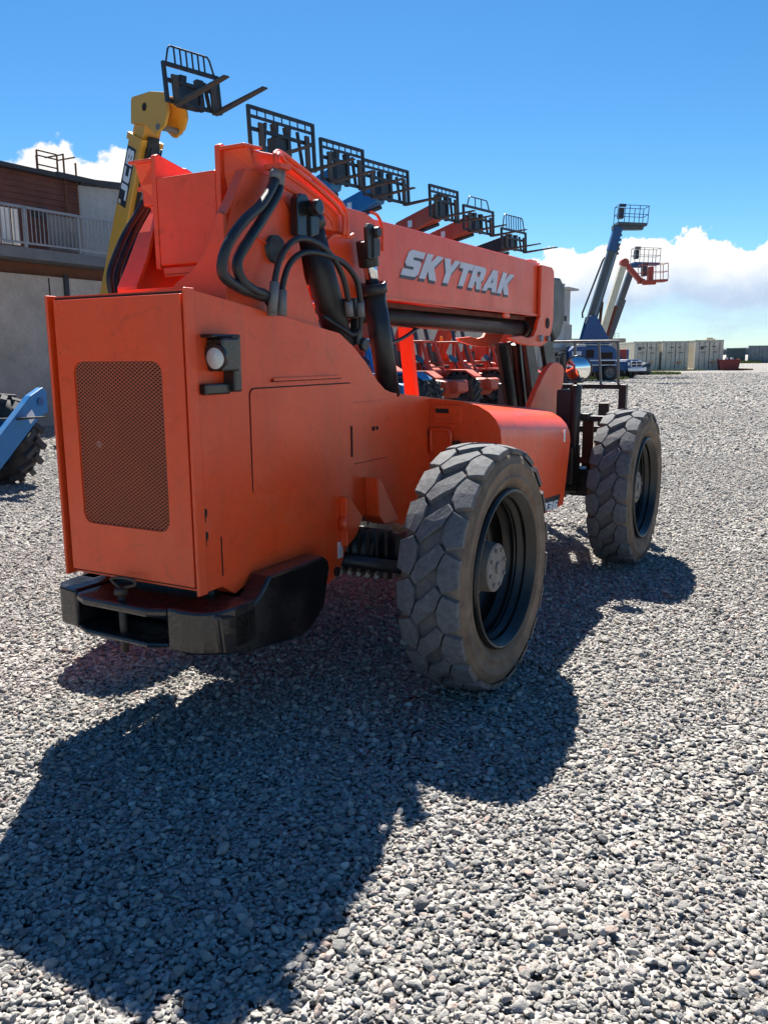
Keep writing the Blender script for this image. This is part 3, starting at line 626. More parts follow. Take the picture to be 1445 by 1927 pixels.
for k in range(4):
    o_=k*.045
    MB().tube([(-.64+o_*.6,.44+o_*.3,2.47),(-.68+o_*.8,.455+o_*.2,2.38),(-.77+o_,.47,2.26),(-.84+o_,.48,2.14),(-.885+o_*1.0,.48,2.04),(-.88+o_*.9,.47,1.93)],.0165,12,sub=6).build('hose','rubberhose',MT)
    MB().cyl((-.64+o_*.6,.44+o_*.3,2.47),(-.665+o_*.7,.45+o_*.25,2.41),.021,seg=12).build('hose_fitting','greysteel',MT)
MB().tube([(-.60,.38,2.47),(-.60,.40,2.50),(-.57,.39,2.525),(-.50,.36,2.54),(-.3,.36,2.47)],.011,8).build('hydraulic_pipe','galv',MT)
MB().box((-.62,.43,2.475),(.05,.16,.02)).build('hose_bracket','orange',MT)
MB().box((-.725,-.40,2.462),(.07,.09,.02)).build('hose_bracket','orange',MT)
# wheels
tp=[(.15,.40),(.172,.45),(.180,.51),(.174,.55),(.158,.572),(.125,.582),(0,.590),(-.125,.582),(-.158,.572),(-.174,.55),(-.178,.532),(-.184,.528),(-.184,.520),(-.179,.514),(-.178,.485),(-.175,.465),(-.180,.461),(-.180,.452),(-.172,.446),(-.15,.40),(-.11,.385),(.11,.385)]
tb=MB().lathe(tp,seg=96,close=True)
NP=20; TP=2*PI/NP
def surf(a,y,h): 
    r=.618-.018*(abs(y)/.168)**2.4-(h)
    return Vector((r*math.cos(a*TP),y,r*math.sin(a*TP)))
def block(poly,shear=True):
    cx=sum(p[0] for p in poly)/len(poly); cy=sum(p[1] for p in poly)/len(poly)
    q=[]
    for i in range(len(poly)):
        a,b=poly[i],poly[(i+1)%len(poly)]
        for t in (0,.5): q.append((a[0]+(b[0]-a[0])*t,a[1]+(b[1]-a[1])*t))
    def sh(a,y): 
        return a+.62*max(-.08,min(.08,y))/.15*1.0+random.uniform(-.004,.004)
    def ins(p,g):
        da,dy=(p[0]-cx)*.2,p[1]-cy; l=math.hypot(da,dy); k=(l-g)/l
        return (cx+da*k/.2,cy+dy*k)
    j=random.uniform(-.003,.003)
    lo=[tb.bm.verts.new(surf(sh(p[0],p[1]),p[1],.028)) for p in [ins(p,.004) for p in q]]
    mi=[tb.bm.verts.new(surf(sh(p[0],p[1]),p[1],.0022+j)) for p in [ins(p,.0065) for p in q]]
    hi=[tb.bm.verts.new(surf(sh(p[0],p[1]),p[1],j)) for p in [ins(p,.0088+random.uniform(0,.002)) for p in q]]
    c=tb.bm.verts.new(surf(sh(cx,cy),cy,j-.001)); n=len(q)
    for A,B in ((lo,mi),(mi,hi)):
        for i in range(n): tb.bm.faces.new((A[i],A[(i+1)%n],B[(i+1)%n],B[i]))
    for i in range(n): tb.bm.faces.new((hi[i],hi[(i+1)%n],c))
random.seed(3)
for k in range(NP):
    for s in (1,-1):
        block([(k-.5,.094*s),(k-.2,.058*s),(k+.2,.058*s),(k+.5,.094*s),(k+.36,.176*s),(k-.36,.176*s)])
    block([(k+.2,.058),(k+.5,.094),(k+.8,.058),(k+.8,-.058),(k+.5,-.094),(k+.2,-.058)])
TYRE=tb.build('tyre','tyre',mesh_only=True)
rp=[(-.150,.402),(-.172,.398),(-.176,.388),(-.170,.381),(-.162,.380),(-.158,.372),(-.128,.371),(-.124,.361),(-.113,.361),(-.109,.370),(-.100,.352),(-.08,.351),(-.076,.343),(-.068,.343),(-.064,.350),(-.06,.350),(-.055,.343),(-.048,.343),(-.043,.350),(-.028,.334),(.0,.332),(.004,.325),(.012,.325),(.016,.331),(.05,.322),(.085,.318),(.092,.29),(.085,.22),(.08,.13),(.03,.128)]
RIM=MB().lathe(rp,seg=72).build('rim','rimblack',mesh_only=True)
hb=MB().lathe([(.085,.17),(.02,.165),(.012,.13),(-.088,.122),(-.094,.112),(-.096,.001)],seg=40)
for k in range(10): a=2*PI*k/10; hb.cyl((.205*math.cos(a),.085,.205*math.sin(a)),(.205*math.cos(a),.055,.205*math.sin(a)),.016,seg=8)
for q in range(8): a=2*PI*q/8+.2; hb.cyl((.092*math.cos(a),-.09,.092*math.sin(a)),(.092*math.cos(a),-.103,.092*math.sin(a)),.010,seg=6)
hb.cyl((0,-.094,0),(0,-.106,0),.03,seg=12)
HUB=hb.build('hub_cap','dustcap',mesh_only=True)
for v in TYRE.vertices: v.co.y*=.885
for v in RIM.vertices: v.co.y*=.93
for pz in HUB.polygons: pz.use_smooth=False
for (u,s) in ((0,-1),(2.95,-1),(0,1),(2.95,1)):
    wh=empty('wheel',(u,s*1.052,.618),parent=MT,rot=(0,R(17*u+40),0 if s<0 else PI))
    link('tyre',TYRE,wh); link('rim',RIM,wh); link('hub_cap',HUB,wh)
for u in (0,2.95):
    ax=MB().cyl((u,-.92,.64),(u,-.50,.635),.085,.10,seg=20).cyl((u,.92,.64),(u,.50,.635),.085,.10,seg=20).cyl((u,-.50,.63),(u,.50,.63),.12,seg=24).lathe([(-.16,.02),(-.15,.17),(-.08,.22),(.08,.22),(.15,.17),(.16,.02)],(u,0,.63),0,24)
    for s in (-1,1): ax.cyl((u,s*.80,.45),(u,s*.80,.83),.075,seg=20).box((u,s*.7,.64),(.20,.16,.22))
    for k in range(7): ax.box((u-.10,-.25-.055*k,.64),(.05,.018,.26))
    a_=ax.build('axle','blacksteel',MT)
    bb=MB()
    for k in range(6): bb.cyl((u-.115,-.25-.055*k,.525),(u-.135,-.25-.055*k,.525),.013,seg=8)
    bb.build('axle_bolt','galv',a_)
    MB().cyl((u-.16,-.7,.60),(u-.16,.7,.60),.035,seg=16).build('steering_rod','blacksteel',a_)
# front posts, mirror and bracket
fp=MB().box((2.78,-.60,1.10),(.16,.13,.58)).cyl((2.70,-.70,1.43),(2.70,-.69,.86),.038,seg=18).box((2.72,-.64,.80),(.2,.14,.3)).build('outrigger_post','blacksteel',MT,bevel=.01)
MB().box((2.80,-.83,1.165),(.06,.34,.045)).box((2.80,-.735,1.18),(.10,.11,.05)).build('cross_bar','blacksteel',MT,bevel=.006)
MB().box((2.82,-.765,.96),(.03,.085,.36)).box((2.80,-.68,.83),(.10,.24,.04)).build('support_plate','rust',MT,bevel=.004)
mp_=MB().tube([(2.78,-.62,1.38),(2.76,-.66,1.43),(2.72,-.69,1.46),(2.66,-.705,1.53)],.012,8).build('mirror_arm','black',MT)
mi=empty('mirror',(2.60,-.735,1.555),parent=MT,rot=(0,R(-5),R(14)))
MB().lathe([(.02,.001),(.018,.05),(.004,.092),(-.004,.101),(-.012,.103),(-.013,.097)],ax=0,seg=40).build('mirror_shell','black',mi)
rg=MB(); rg.tube([(-.014,.101*math.cos(a),.101*math.sin(a)) for a in [2*PI*i/30 for i in range(31)]],.006,6,smooth=False); rg.build('mirror_rim','black',mi)
MB().lathe([(-.046,.0005)]+[(-.046+.032*(r/.097)**2,r) for r in (.015,.03,.045,.06,.075,.088,.097)],ax=0,seg=40).build('mirror_lens','mirror',mi,smooth=True)
# fork carriage and forks
cg=MB(); ca=empty('fork_carriage',(4.30,-.05,0),parent=MT)
for y in (-.61,.61): cg.box((0,y,.80),(.07,.07,1.16))
for z in (1.36,.95,.32): cg.box((0,0,z),(.05,1.29,.06 if z<1.3 else .045))
for y in (-.16,.16): cg.box((-.08,y,.85),(.10,.05,1.0))
cg.build('carriage_frame','blacksteel',ca,bevel=.004)
bk=MB(); bk.tube([(0,-.56,1.375),(0,-.545,1.735),(0,-.52,1.77),(0,-.47,1.785),(0,.47,1.785),(0,.52,1.77),(0,.545,1.735),(0,.56,1.375)],.013,8,sub=3)
for y in (-.36,-.13,.13,.36): bk.bar((0,y*1.1,1.37),(0,y,1.785),.018,.03)
bk.build('load_backrest','greysteel',ca)
for y in (-.42,.42):
    MB().box((.045,y,.62),(.04,.10,1.16)).prism([(.03,.05),(.12,.045),(1.2,.075),(1.2,.09),(.10,.095),(.03,.12)],1,y-.05,y+.05).build('fork','forksteel',ca,bevel=.004)
# open cab on the far side
cb_=empty('cab',(0,0,0),parent=MT)
for a_,b_,q_ in (((2.17,.47,1.30),(2.03,.47,1.95),.10),((2.25,1.12,1.30),(2.03,1.12,1.95),.08),((.6,.47,1.1),(.7,.47,1.95),.06),((.6,1.12,1.1),(.7,1.12,1.95),.06)): MB().bar(a_,b_,.06,q_,up=(0,1,0)).build('cab_post','orange2',cb_,bevel=.006)
MB().box((1.36,.80,1.975),(1.46,.76,.05)).build('cab_roof','orange2',cb_,bevel=.015)
MB().box((1.4,.80,.98),(1.5,.74,.62)).build('cab_floor','orange2',cb_,bevel=.02)
MB().box((1.0,.80,1.35),(.45,.45,.10)).box((.80,.80,1.58),(.10,.43,.40)).build('seat','seat',cb_,bevel=.03)

# ------------------------------------------------------------------ row of parked telehandlers
def bgtyre():
    t=MB().lathe([(.14,.36),(.17,.42),(.175,.48),(.14,.545),(0,.56),(-.14,.545),(-.175,.48),(-.17,.42),(-.14,.36),(0,.34)],seg=40,close=True)
    for k in range(17):
        for s in (-1,1):
            a=2*PI*(k+(.5 if s>0 else 0))/17
            c=Vector((.58*math.cos(a),s*.085,.58*math.sin(a)))
            t.box(c,(.06,.21,.075),Euler((0,-a,0)).to_matrix().to_euler() if False else (Matrix.Rotation(-a,3,'Y')@Matrix.Rotation(s*R(38),3,'X')).to_euler())
    return t.build('tyre','tyrebg',mesh_only=True)
BT=bgtyre()
rprof=[(-.14,.37),(-.15,.35),(-.10,.33),(-.05,.31),(-.03,.2),(-.06,.19),(-.06,.08),(-.10,.08),(-.105,.001)]
BR={}
def bgrim(m):
    if m not in BR: BR[m]=MB().lathe(rprof,seg=32).build('rim',m,mesh_only=True)
    return BR[m]
BH=MB().lathe([(-.05,.15),(-.12,.14),(-.13,.001)],seg=20).build('hub_cap','dustcap',mesh_only=True)
def carriage(root,x,z,wd,h,upper=.0,uw=1.0,nbars=7,m='blacksteel',pitch=.05,fl=1.22):
    ca=empty('fork_carriage',(x,0,z),parent=root,rot=(0,-pitch,0))
    f=MB(); hw=wd/2
    for y in (-hw,hw): f.box((0,y,h/2),(.06,.055,h))
    for zz in (.03,h*.56,h-.025): f.box((0,0,zz),(.05,wd-.05,.06))
    if upper==0:
        f.box((0,0,h*.80),(.035,wd-.05,.05))
        for i in range(1,nbars+1): f.box((0,-hw+wd*i/(nbars+1),h*.90),(.02,.018,h*.18))
    for y in (-.17,.17):
        f.prism([(y-.05,.0),(y+.05,.0),(y+.04,h*.55),(y+.07,h*.78),(y-.07,h*.78),(y-.04,h*.55)],0,-.10,.01)
    for y in (-hw*.62,hw*.62): f.bar((-.02,y,.03),(-.02,y*.8,h*.75),.05,.05)
    f.box((-.12,0,h*.30),(.20,.42,h*.46))
    f.build('carriage_frame',m,ca)
    if upper:
        b=MB(); w2=wd*uw/2
        b.tube([(0,-hw*min(1,uw+.12),h),(0,-w2,h+upper*.8),(0,-w2*.9,h+upper),(0,w2*.9,h+upper),(0,w2,h+upper*.8),(0,hw*min(1,uw+.12),h)],.018,6,smooth=False)
        for i in range(1,nbars+1): y=-w2+2*w2*i/(nbars+1); b.bar((0,y,h),(0,y,h+upper),.022)
        b.build('load_backrest',m,ca)
    for y in (-wd*.36,wd*.36):
        MB().box((.05,y,h*.33),(.045,.11,h*.72)).prism([(.03,-.05),(.12,-.055),(fl,-.02),(fl,.0),(.10,.0),(.03,.03)],1,y-.055,y+.055).build('fork','forksteel',ca)
    return ca
def bgtele(u,v,yaw,label,cat,body,boomm,neckm,piv,top,bw,neck,car,cabm,name='telehandler',rims='greysteel',grp='telehandlers parked in a row along the wall',neckbig=False,hood=True,outrigger=False,logo=False):
    r=empty(name,Wd(u,v),MROT+R(-90+yaw)); tag(r,label,cat,grp)
    ch=MB().prism([(-2.5,1.15),(-1.2,1.25),(1.0,1.05),(1.8,.98),(1.9,.75),(1.7,.5),(-2.3,.5),(-2.5,.75)],1,-.42,.42)
    ch.build('chassis',body,r,bevel=.03)
    if hood: MB().prism([(-1.3,1.35),(-1.2,1.5),(.2,1.42),(.55,1.25),(.55,.75),(-1.3,.75)],1,-1.12,-.45).build('engine_hood',body,r,bevel=.05)
    MB().prism([(1.75,.95),(2.0,1.02),(2.12,.98),(2.15,.72),(2.0,.64),(1.75,.72)],1,-.26,.26).build('nose_block',body,r,bevel=.03)
    for s in (() if outrigger else (-1,1)):
        MB().prism([(1.05,1.18),(1.2,1.27),(1.7,1.27),(2.0,1.1),(1.97,1.06),(1.68,1.23),(1.22,1.23),(1.08,1.15)],1,s*.78,s*1.16).build('fender',body,r)
    MB().cyl((1.45,-.9,.6),(1.45,.9,.6),.10,seg=14).build('axle','blacksteel',r); MB().cyl((-1.45,-.9,.6),(-1.45,.9,.6),.10,seg=14).build('axle','blacksteel',r)
    for x in (1.45,-1.45):
        for s in (-1,1):
            wh=empty('wheel',(x,s*.97,.6),parent=r,rot=(0,random.uniform(0,6),0 if s<0 else PI))
            link('tyre',BT,wh); link('rim',bgrim(rims),wh); link('hub_cap',BH,wh)
    # cab on the left of the boom
    cb=empty('cab',(0,0,0),parent=r); f=MB()
    for (a,b) in (((.85,.40),(.45,.45)),((.85,1.10),(.45,1.05)),((-.75,.40),(-.6,.45)),((-.75,1.10),(-.6,1.05)),((-.05,1.12),(-.05,1.08))):
        f.bar((a[0],a[1],1.0),(b[0],b[1],2.05),.075,.075)
    f.bar((-.7,1.1,1.45),(.75,1.1,1.45),.05); f.bar((.75,.42,1.35),(.75,1.1,1.35),.05)
    f.build('cab_frame',cabm,cb)
    MB().box((-.08,.75,2.07),(1.2,.74,.06)).build('cab_roof',cabm,cb,bevel=.02)
    MB().box((.0,.75,.95),(1.65,.76,.55)).build('cab_body',cabm,cb,bevel=.03)
    MB().box((-.35,.75,1.32),(.45,.45,.1)).box((-.55,.75,1.58),(.10,.43,.45)).build('seat','seat',cb,bevel=.03)
    MB().bar((.35,.75,1.2),(.15,.75,1.55),.04).cyl((.13,.75,1.56),(.15,.75,1.58),.17,seg=16).build('steering_wheel','black',cb)
    MB().cyl((-.3,.75,2.10),(-.3,.75,2.16),.05,seg=12).cyl((-.3,.75,2.16),(-.3,.75,2.27),.055,.03,seg=12).build('beacon','amber',cb)
    # boom
    px,pz=piv; tx,tz=top; d=Vector((tx-px,0,tz-pz)); L_=d.length; d.normalize(); nrm=Vector((-d.z,0,d.x))
    def B(s,t): q=Vector((px,0,pz))+d*s+nrm*t; return (q.x,q.z)
    lo,wi=B(-.35,0),0
    bo=MB().prism([B(-.3,-bw*.6),B(-.3,bw*.6),B(L_*.93,bw*.5),B(L_*.93,-bw*.5)],1,-bw*.48,bw*.48).build('boom',boomm,r,bevel=.02)
    MB().prism([B(L_*.90,-bw*.40),B(L_*.90,bw*.40),B(L_+.05,bw*.40),B(L_+.05,-bw*.40)],1,-bw*.40,bw*.40).prism([B(L_*.92,-bw*.56),B(L_*.92,bw*.56),B(L_*.945,bw*.56),B(L_*.945,-bw*.56)],1,-bw*.54,bw*.54).build('inner_boom',neckm,bo)
    hc=MB().prism([B(L_*.30,-bw*.52),B(L_*.30,-bw*.85),B(L_*.9,-bw*.82),B(L_*.96,-bw*.52)],1,-bw*.25,bw*.3).build('hose_carrier','blacksteel',bo)
    for s in (-.5,.5): MB().tube([(*[B(L_*.35,-bw*.95)[0]],s*bw*.5,B(L_*.35,-bw*.95)[1]),(B(L_*.6,-bw*1.0)[0],s*bw*.5,B(L_*.6,-bw*1.0)[1]),(B(L_*.93,-bw*.9)[0],s*bw*.5,B(L_*.93,-bw*.9)[1])],.02,6,sub=2).build('hose','rubberhose',bo)
    for s in (-1,1): MB().cyl((-.2,s*.30,.95),(B(L_*.42,-bw*.4)[0],s*.30,B(L_*.42,-bw*.4)[1]),.065,seg=14).build('lift_cylinder','tealsteel',r)
    for s in (-1,1): MB().prism([(px-.35,1.0),(px+.55,1.0),(px+.25,pz+.15),(px-.15,pz+.22)],1,s*.34,s*.30).build('boom_tower',body,r)
    if neckbig:
        q=[(tx-.20,tz+.36),(tx-.16,tz+.42),(tx+.42,tz+.40),(tx+.86,tz+.30),(tx+.90,tz-.05),(tx+.80,tz-.22),(tx+.55,tz-.32),(tx+.46,tz-.30),(tx+.30,tz-.18),(tx+.20,tz-.10),(tx-.24,tz-.02)]
        hd=MB()
        for s in (-1,1): hd.prism(q,1,s*.22,s*.17)
        hd.prism([(tx-.20,tz+.36),(tx+.42,tz+.34),(tx+.50,tz+.1),(tx-.22,tz-.05)],1,-.168,.168)
        hd=hd.build('boom_head',neckm,r,bevel=.012)
        for s in (-1,1): MB().cyl((tx+.22,s*.221,tz+.18),(tx+.22,s*.225,tz+.18),.07,seg=16).build('pin_hole','gap',hd)
        MB().cyl((tx+.62,-.25,tz-.22),(tx+.62,.25,tz-.22),.05,seg=12).build('pivot_pin','greysteel',hd)
    else:
        nx,nz=neck
        hd=MB()
        hd.prism([(tx-.17,tz-.15),(tx-.22,tz+.12),(tx-.12,tz+.30),(nx,nz+.30),(nx+.12,nz+.1),(nx+.08,nz-.12),(tx+.30,tz-.03),(tx+.14,tz-.20)],1,-.17,.17)
        hd=hd.build('boom_head',neckm,r,bevel=.02)
        for s in (-1,1):
            MB().cyl((tx-.02,s*.172,tz+.14),(tx-.02,s*.182,tz+.14),.06,seg=14).build('pivot_pin','galv',hd)
            MB().box((tx+.36,s*.172,tz+.22),(.14,.004,.17)).build('warning_label','whitedecal',hd)
        MB().cyl((tx+.15,0,tz-.08),(nx+.1,0,nz-.22),.05,seg=12).build('tilt_cylinder','blacksteel',hd)
    carriage(r,*car)
    if logo:
        # square badge on the near boom face
        yy=-bw*.48
        pa=[B(L_*.68,bw*.44),B(L_*.90,bw*.44),B(L_*.90,-bw*.22),B(L_*.68,-bw*.22)]
        badge=MB().prism(pa,1,yy-.006,yy+.002).build('badge','decalblack',bo)
        wdt=16.6
        def lf(x,y):
            q=B(L_*(.475+x/wdt*.31),-bw*.19+y/7*bw*.52); return q
        # glyph height runs across the boom, letters climb along it
        mb=MB(); x=0
        for chh in 'JCB':
            w_,o_,h_=LET[chh]
            g_=lambda p:B(L_*(.706+(x+p[0])/wdt*.187),-bw*.15+p[1]/7*bw*.50)
            mb.plate([g_(p) for p in o_],[[g_(p) for p in qq] for qq in h_],1,yy-.010,yy-.0062); x+=w_+.5
        mb.build('lettering','whitedecal',badge)
        MB().prism([B(L_*.685,bw*.38),B(L_*.70,bw*.38),B(L_*.70,bw*.2),B(L_*.685,bw*.2)],1,yy-.010,yy-.0062).build('corner_mark','cream',badge)
    if outrigger:
        sa=MB().prism([(-.1,.34),(-.1,.54),(.72,1.20),(.95,1.30),(1.02,1.25),(1.02,.98),(.86,.92),(.1,.32)],0,2.14,2.24).build('stabiliser_arm','blue',r,bevel=.01)
        MB().prism([(.62,.96),(.72,1.03),(.78,.92),(.68,.85)],0,2.24,2.245).build('warning_label','whitedecal',sa); MB().cyl((2.24,.88,1.12),(2.255,.88,1.12),.05,seg=14).build('pivot_pin','deepblue',sa)
    return r
YW=-8
def row(uc,yw=YW,**k): return bgtele(uc-1.5*math.sin(R(yw)),9.0,yw,cat='telehandler',**k)
bgtele(2.25,8.66,10,cat='telehandler',outrigger=True,label='blue telehandler beside the brown-sided building, mostly hidden behind the orange hood',body='blue',boomm='blue',neckm='blue',piv=(-1.5,1.6),top=(.3,2.2),bw=.36,neck=(1.0,2.0),car=(1.4,.9,1.4,.7),cabm='blue',rims='blue')
row(7.88,yw=-12,label='yellow telehandler with its boom raised steeply and a lettered badge up the boom',body='yellow',boomm='yellow',neckm='yellow',piv=(-2.15,1.5),top=(.0,5.84),bw=.43,neck=(1.0,6.),car=(1.38,5.82,1.08,.64,.28,.78,6,'blacksteel',.11,1.38),cabm='yellow',neckbig=True,logo=True)
row(10.25,label='blue telehandler next to the yellow one, its wide black fork carriage raised',body='blue',boomm='blue',neckm='blue',piv=(-1.5,1.6),top=(.1,4.95),bw=.40,neck=(1.2,5.4),car=(1.5,5.32,1.75,.92,0,1,7),cabm='blue',rims='blue')
row(12.4,label='blue telehandler in mid-row, raised forks with a narrow black carriage',body='blue',boomm='blue',neckm='blue',piv=(-1.5,1.6),top=(.0,4.95),bw=.40,neck=(1.2,5.35),car=(1.5,5.30,1.38,.84,0,1,6),cabm='blue',rims='blue')
row(14.3,label='blue telehandler whose bare blue boom neck curves clear of the orange boom',body='blue',boomm='blue',neckm='blue',piv=(-1.5,1.6),top=(.12,5.0),bw=.40,neck=(1.2,5.35),car=(1.5,5.26,1.7,.80,0,1,8),cabm='blue',rims='blue')
row(17.4,label='faded red telehandler beside the blue ones, raised neck with a white label',body='red',boomm='red',neckm='red',piv=(-1.5,1.6),top=(.12,4.98),bw=.40,neck=(1.2,5.35),car=(1.5,5.22,1.32,.82,0,1,6),cabm='red')
row(19.7,label='faded red telehandler with an extra small rail on top of its raised carriage',body='red',boomm='red',neckm='red',piv=(-1.5,1.6),top=(.0,4.98),bw=.40,neck=(1.2,5.35),car=(1.5,5.15,1.62,.70,.26,.62,2),cabm='red')
row(22.5,label='red telehandler farthest along the row, black boom neck and tall barred backrest',body='red',boomm='red',neckm='blacksteel',piv=(-1.5,1.6),top=(.0,4.80),bw=.38,neck=(1.2,5.1),car=(1.5,4.95,1.55,.62,.42,.78,7),cabm='red')
row(25.3,label='red telehandler at the end of the row, its boom kept low',body='red',boomm='red',neckm='red',piv=(-1.5,1.6),top=(.9,2.6),bw=.36,neck=(1.7,2.5),car=(2.1,1.2,1.4,.7),cabm='red')

# ------------------------------------------------------------------ long building behind the row
BL=empty('warehouse',Wd(10,16),MROT); tag(BL,'long building with brown siding, a balcony and grey corrugated cladding behind the machines','building')
def LB(u,v): return (u-10,v-16)   # local coordinates of the building
MB().box((11-10,-.75,1.83),(98-14,.30,3.66)).build('concrete_wall','concrete',BL)
jb=MB()
for k in range(-3,15): jb.box((-2+k*2.75,-.905,1.82),(.03,.012,3.6))
jb.build('wall_joint','gap',BL)
MB().box((1.25,-.93,3.2),(.13,.06,1.05)).box((4.5,-.93,1.8),(.09,.05,3.6)).build('wall_post','darktrim',BL)
sd_=MB()
for k in range(15): sd_.prism([(-.02-.0,4.1+k*.145),(-.055,4.1+k*.145),(-.02,4.245+k*.145)],0,-22,2.62)
sd_.box((-9.7,.1,5.15),(24.6,.22,2.25)); sd_.build('brown_siding','siding',BL)
MB().box((-9.6,.0,6.27),(24.9,.5,.10)).box((2.55,-.12,6.30),(1.5,.3,.12)).build('fascia','darktrim',BL)
MB().box((-2.2,-.66,3.81),(31.,.20,.29)).build('soffit','brown',BL)
co=MB()
def rib(x0,x1,y,z0,z1f,step):
    n=int((x1-x0)/step)
    for k in range(n):
        a=x0+k*step; z=z1f(a)
        co.prism([(a,y),(a+step*.30,y-.045),(a+step*.45,y-.045),(a+step*.6,y),(a+step,y),(a+step,y+.12),(a,y+.12)],2,z0,z)
zf=lambda x:6.22+max(0,min(1,(x-2.6)/6))*.5-max(0,min(1,(x-9)/8))*.55
rib(2.62,38.5,.0,3.9,zf,.30)
co.box((20.5,1.5,4.6),(36,2.6,3.0)); co.build('corrugated_wall','corrugated',BL)
MB().bar((2.6,-.04,6.26),(8.8,-.04,6.76),.3,.16).bar((8.8,-.04,6.76),(17,-.04,6.22),.3,.16).bar((17,-.04,6.22),(38.5,-.04,6.2),.3,.16).build('roof_edge','darktrim',BL)
MB().box((39.6,.4,3.06),(2.3,2.9,6.10)).box((39.6,.4,6.13),(2.35,2.95,.06)).build('end_bay','palewall',BL)
dk=MB().box((-2.2,-1.02,4.08),(31.,.95,.24)).build('balcony_deck','deck',BL)
rl=MB(); x0_,x1_=-8.,13.
rl.bar((x0_,-1.45,5.10),(x1_,-1.45,5.10),.055,.055).bar((x0_,-1.45,4.31),(x1_,-1.45,4.31),.04,.04)
for k in range(int((x1_-x0_)/.115)): rl.bar((x0_+k*.115,-1.45,4.31),(x0_+k*.115,-1.45,5.09),.022,.012)
for k in range(int((x1_-x0_)/1.55)+1): rl.bar((x0_+k*1.55,-1.45,4.2),(x0_+k*1.55,-1.45,5.12),.055,.055)
rl.build('balcony_railing','galv',BL)
for k,(xa,xb,mm_) in enumerate(((-.75,-.5,'white'),(-.45,-.28,'white'),(.55,1.55,'deck'),(-1.6,-.8,'white'))): MB().box(((xa+xb)/2,-1.28,4.66),(xb-xa,.03,.8)).build('balcony_screen',mm_,BL)
MB().box((.95,-.5,5.22),(.24,.3,.22)).build('wall_lamp','darktrim',BL); 
la=MB()
for (x,y) in ((1.50,.1),(2.12,.1),(1.85,.55),(2.5,.55)): la.bar((x,y,6.2),(x,y,6.86),.035)
for y,xa,xb in ((.1,1.5,2.12),(.55,1.85,2.5)):
    for z in (6.86,6.52): la.bar((xa,y,z),(xb,y,z),.03)
la.bar((2.12,-.14,4.2),(2.12,-.14,6.86),.035).bar((2.5,-.14,4.2),(2.5,-.14,6.7),.035)
for k in range(8): la.bar((2.12,-.14,4.4+k*.28),(2.5,-.14,4.4+k*.28),.025)
la.bar((2.12,-.14,6.84),(2.12,.55,6.84),.03).bar((2.5,-.14,6.84),(2.5,.55,6.84),.03).build('roof_ladder','brown',BL)
MB().box((-.9,.6,6.50),(.5,.4,.35)).build('roof_vent','cream',BL)
MB().box((-1.9,.4,7.0),(1.1,.6,.28)).box((-2.1,.4,6.6),(.7,.4,.6)).build('roof_unit','darktrim',BL)
B2=empty('tall_shed',Wd(57.2,17.2),MROT); tag(B2,'tall pale metal shed with an overhanging roof edge beyond the long building','building')
MB().box((0,1.2,3.15),(1.9,3,6.2)).build('wall','palewall',B2); MB().box((.1,1.0,6.33),(2.5,3.6,.14)).build('roof','corrugated',B2)
MB().box((-.1,-.31,4.25),(.42,.03,.40)).build('window','gap',B2); MB().box((.0,-.42,1.35),(1.75,.2,2.7)).build('lean_to','beige',B2)
rb=MB()
for k in range(7): rb.box((-.85+k*.28,-.312,4.6),(.03,.025,3.3))
rb.build('cladding_rib','palewall',B2)
B3=empty('low_building',(27.7,112,0),R(-20)); tag(B3,'low beige flat-roofed building with a rooftop railing behind the boom lifts','building')
MB().box((-2.,2,1.8),(7.5,5,3.6)).build('wall','beige',B3); MB().box((1.4,1.2,1.85),(4.4,3,3.7)).build('annex','beige',B3)
ra=MB()
for k in range(6): ra.bar((.4+k*.5,-.2,3.7),(.4+k*.5,-.2,4.35),.05)
ra.bar((.4,-.2,4.35),(2.9,-.2,4.35),.05).bar((.4,-.2,4.0),(2.9,-.2,4.0),.04).build('roof_railing','galv',B3)
MB().box((-2,-.53,3.66),(7.6,.12,.16)).build('parapet','corrugated',B3)
B4=empty('white_shed',(34.5,125,0),R(-15)); tag(B4,'small white flat shed between the beige building and the cream containers','building')
MB().box((0,0,1.5),(6,5,3.0)).build('wall','palewall',B4); MB().box((0,-.1,3.06),(6.3,5.3,.12)).build('roof','white',B4)

# ------------------------------------------------------------------ boom lifts
def basket(root,x,z,wx,h,m,fm,tilt=0,panel=True):
    ba=empty('basket',(x,0,z),parent=root,rot=(0,tilt,0)); y=.55
    MB().box((wx/2,0,.05),(wx,1.1,.16)).box((wx*.35,0,-.10),(wx*.5,.3,.18)).build('basket_floor',fm,ba)
    f=MB()
    for yy in (-y,y):
        for xx in (0,wx*.36,wx*.7,wx): f.bar((xx,yy,.1),(xx,yy,h),.04)
        for zz in (h,h*.55): f.bar((0,yy,zz),(wx,yy,zz),.035)
    for xx in (0,wx):
        for zz in (h,h*.55): f.bar((xx,-y,zz),(xx,y,zz),.035)
    f.build('basket_rail',m,ba)
    if panel: MB().box((.25,0,h*.62),(.30,.5,h*.55)).box((.28,-.2,h*1.02),(.4,.25,.16)).build('control_panel','blacksteel',ba)
    return ba
def liftbase(r,m,L_=3.2,dx=0):
    MB().box((dx,0,.75),(L_,1.2,.35)).build('chassis',m,r,bevel=.04)
    for x in (-1.1,1.1):
        for s in (-1,1):
            wh=empty('wheel',(x+dx,s*1.0,.5),parent=r,rot=(0,0,0 if s<0 else PI)); wh.scale=(.83,.83,.83)
            link('tyre',BT,wh); link('rim',bgrim('greysteel'),wh)
def bslab(p0,p1,w,d,name,m,r):
    return MB().bar((p0[0],0,p0[1]),(p1[0],0,p1[1]),d,w,up=(0,1,0)).build(name,m,r,bevel=.02)
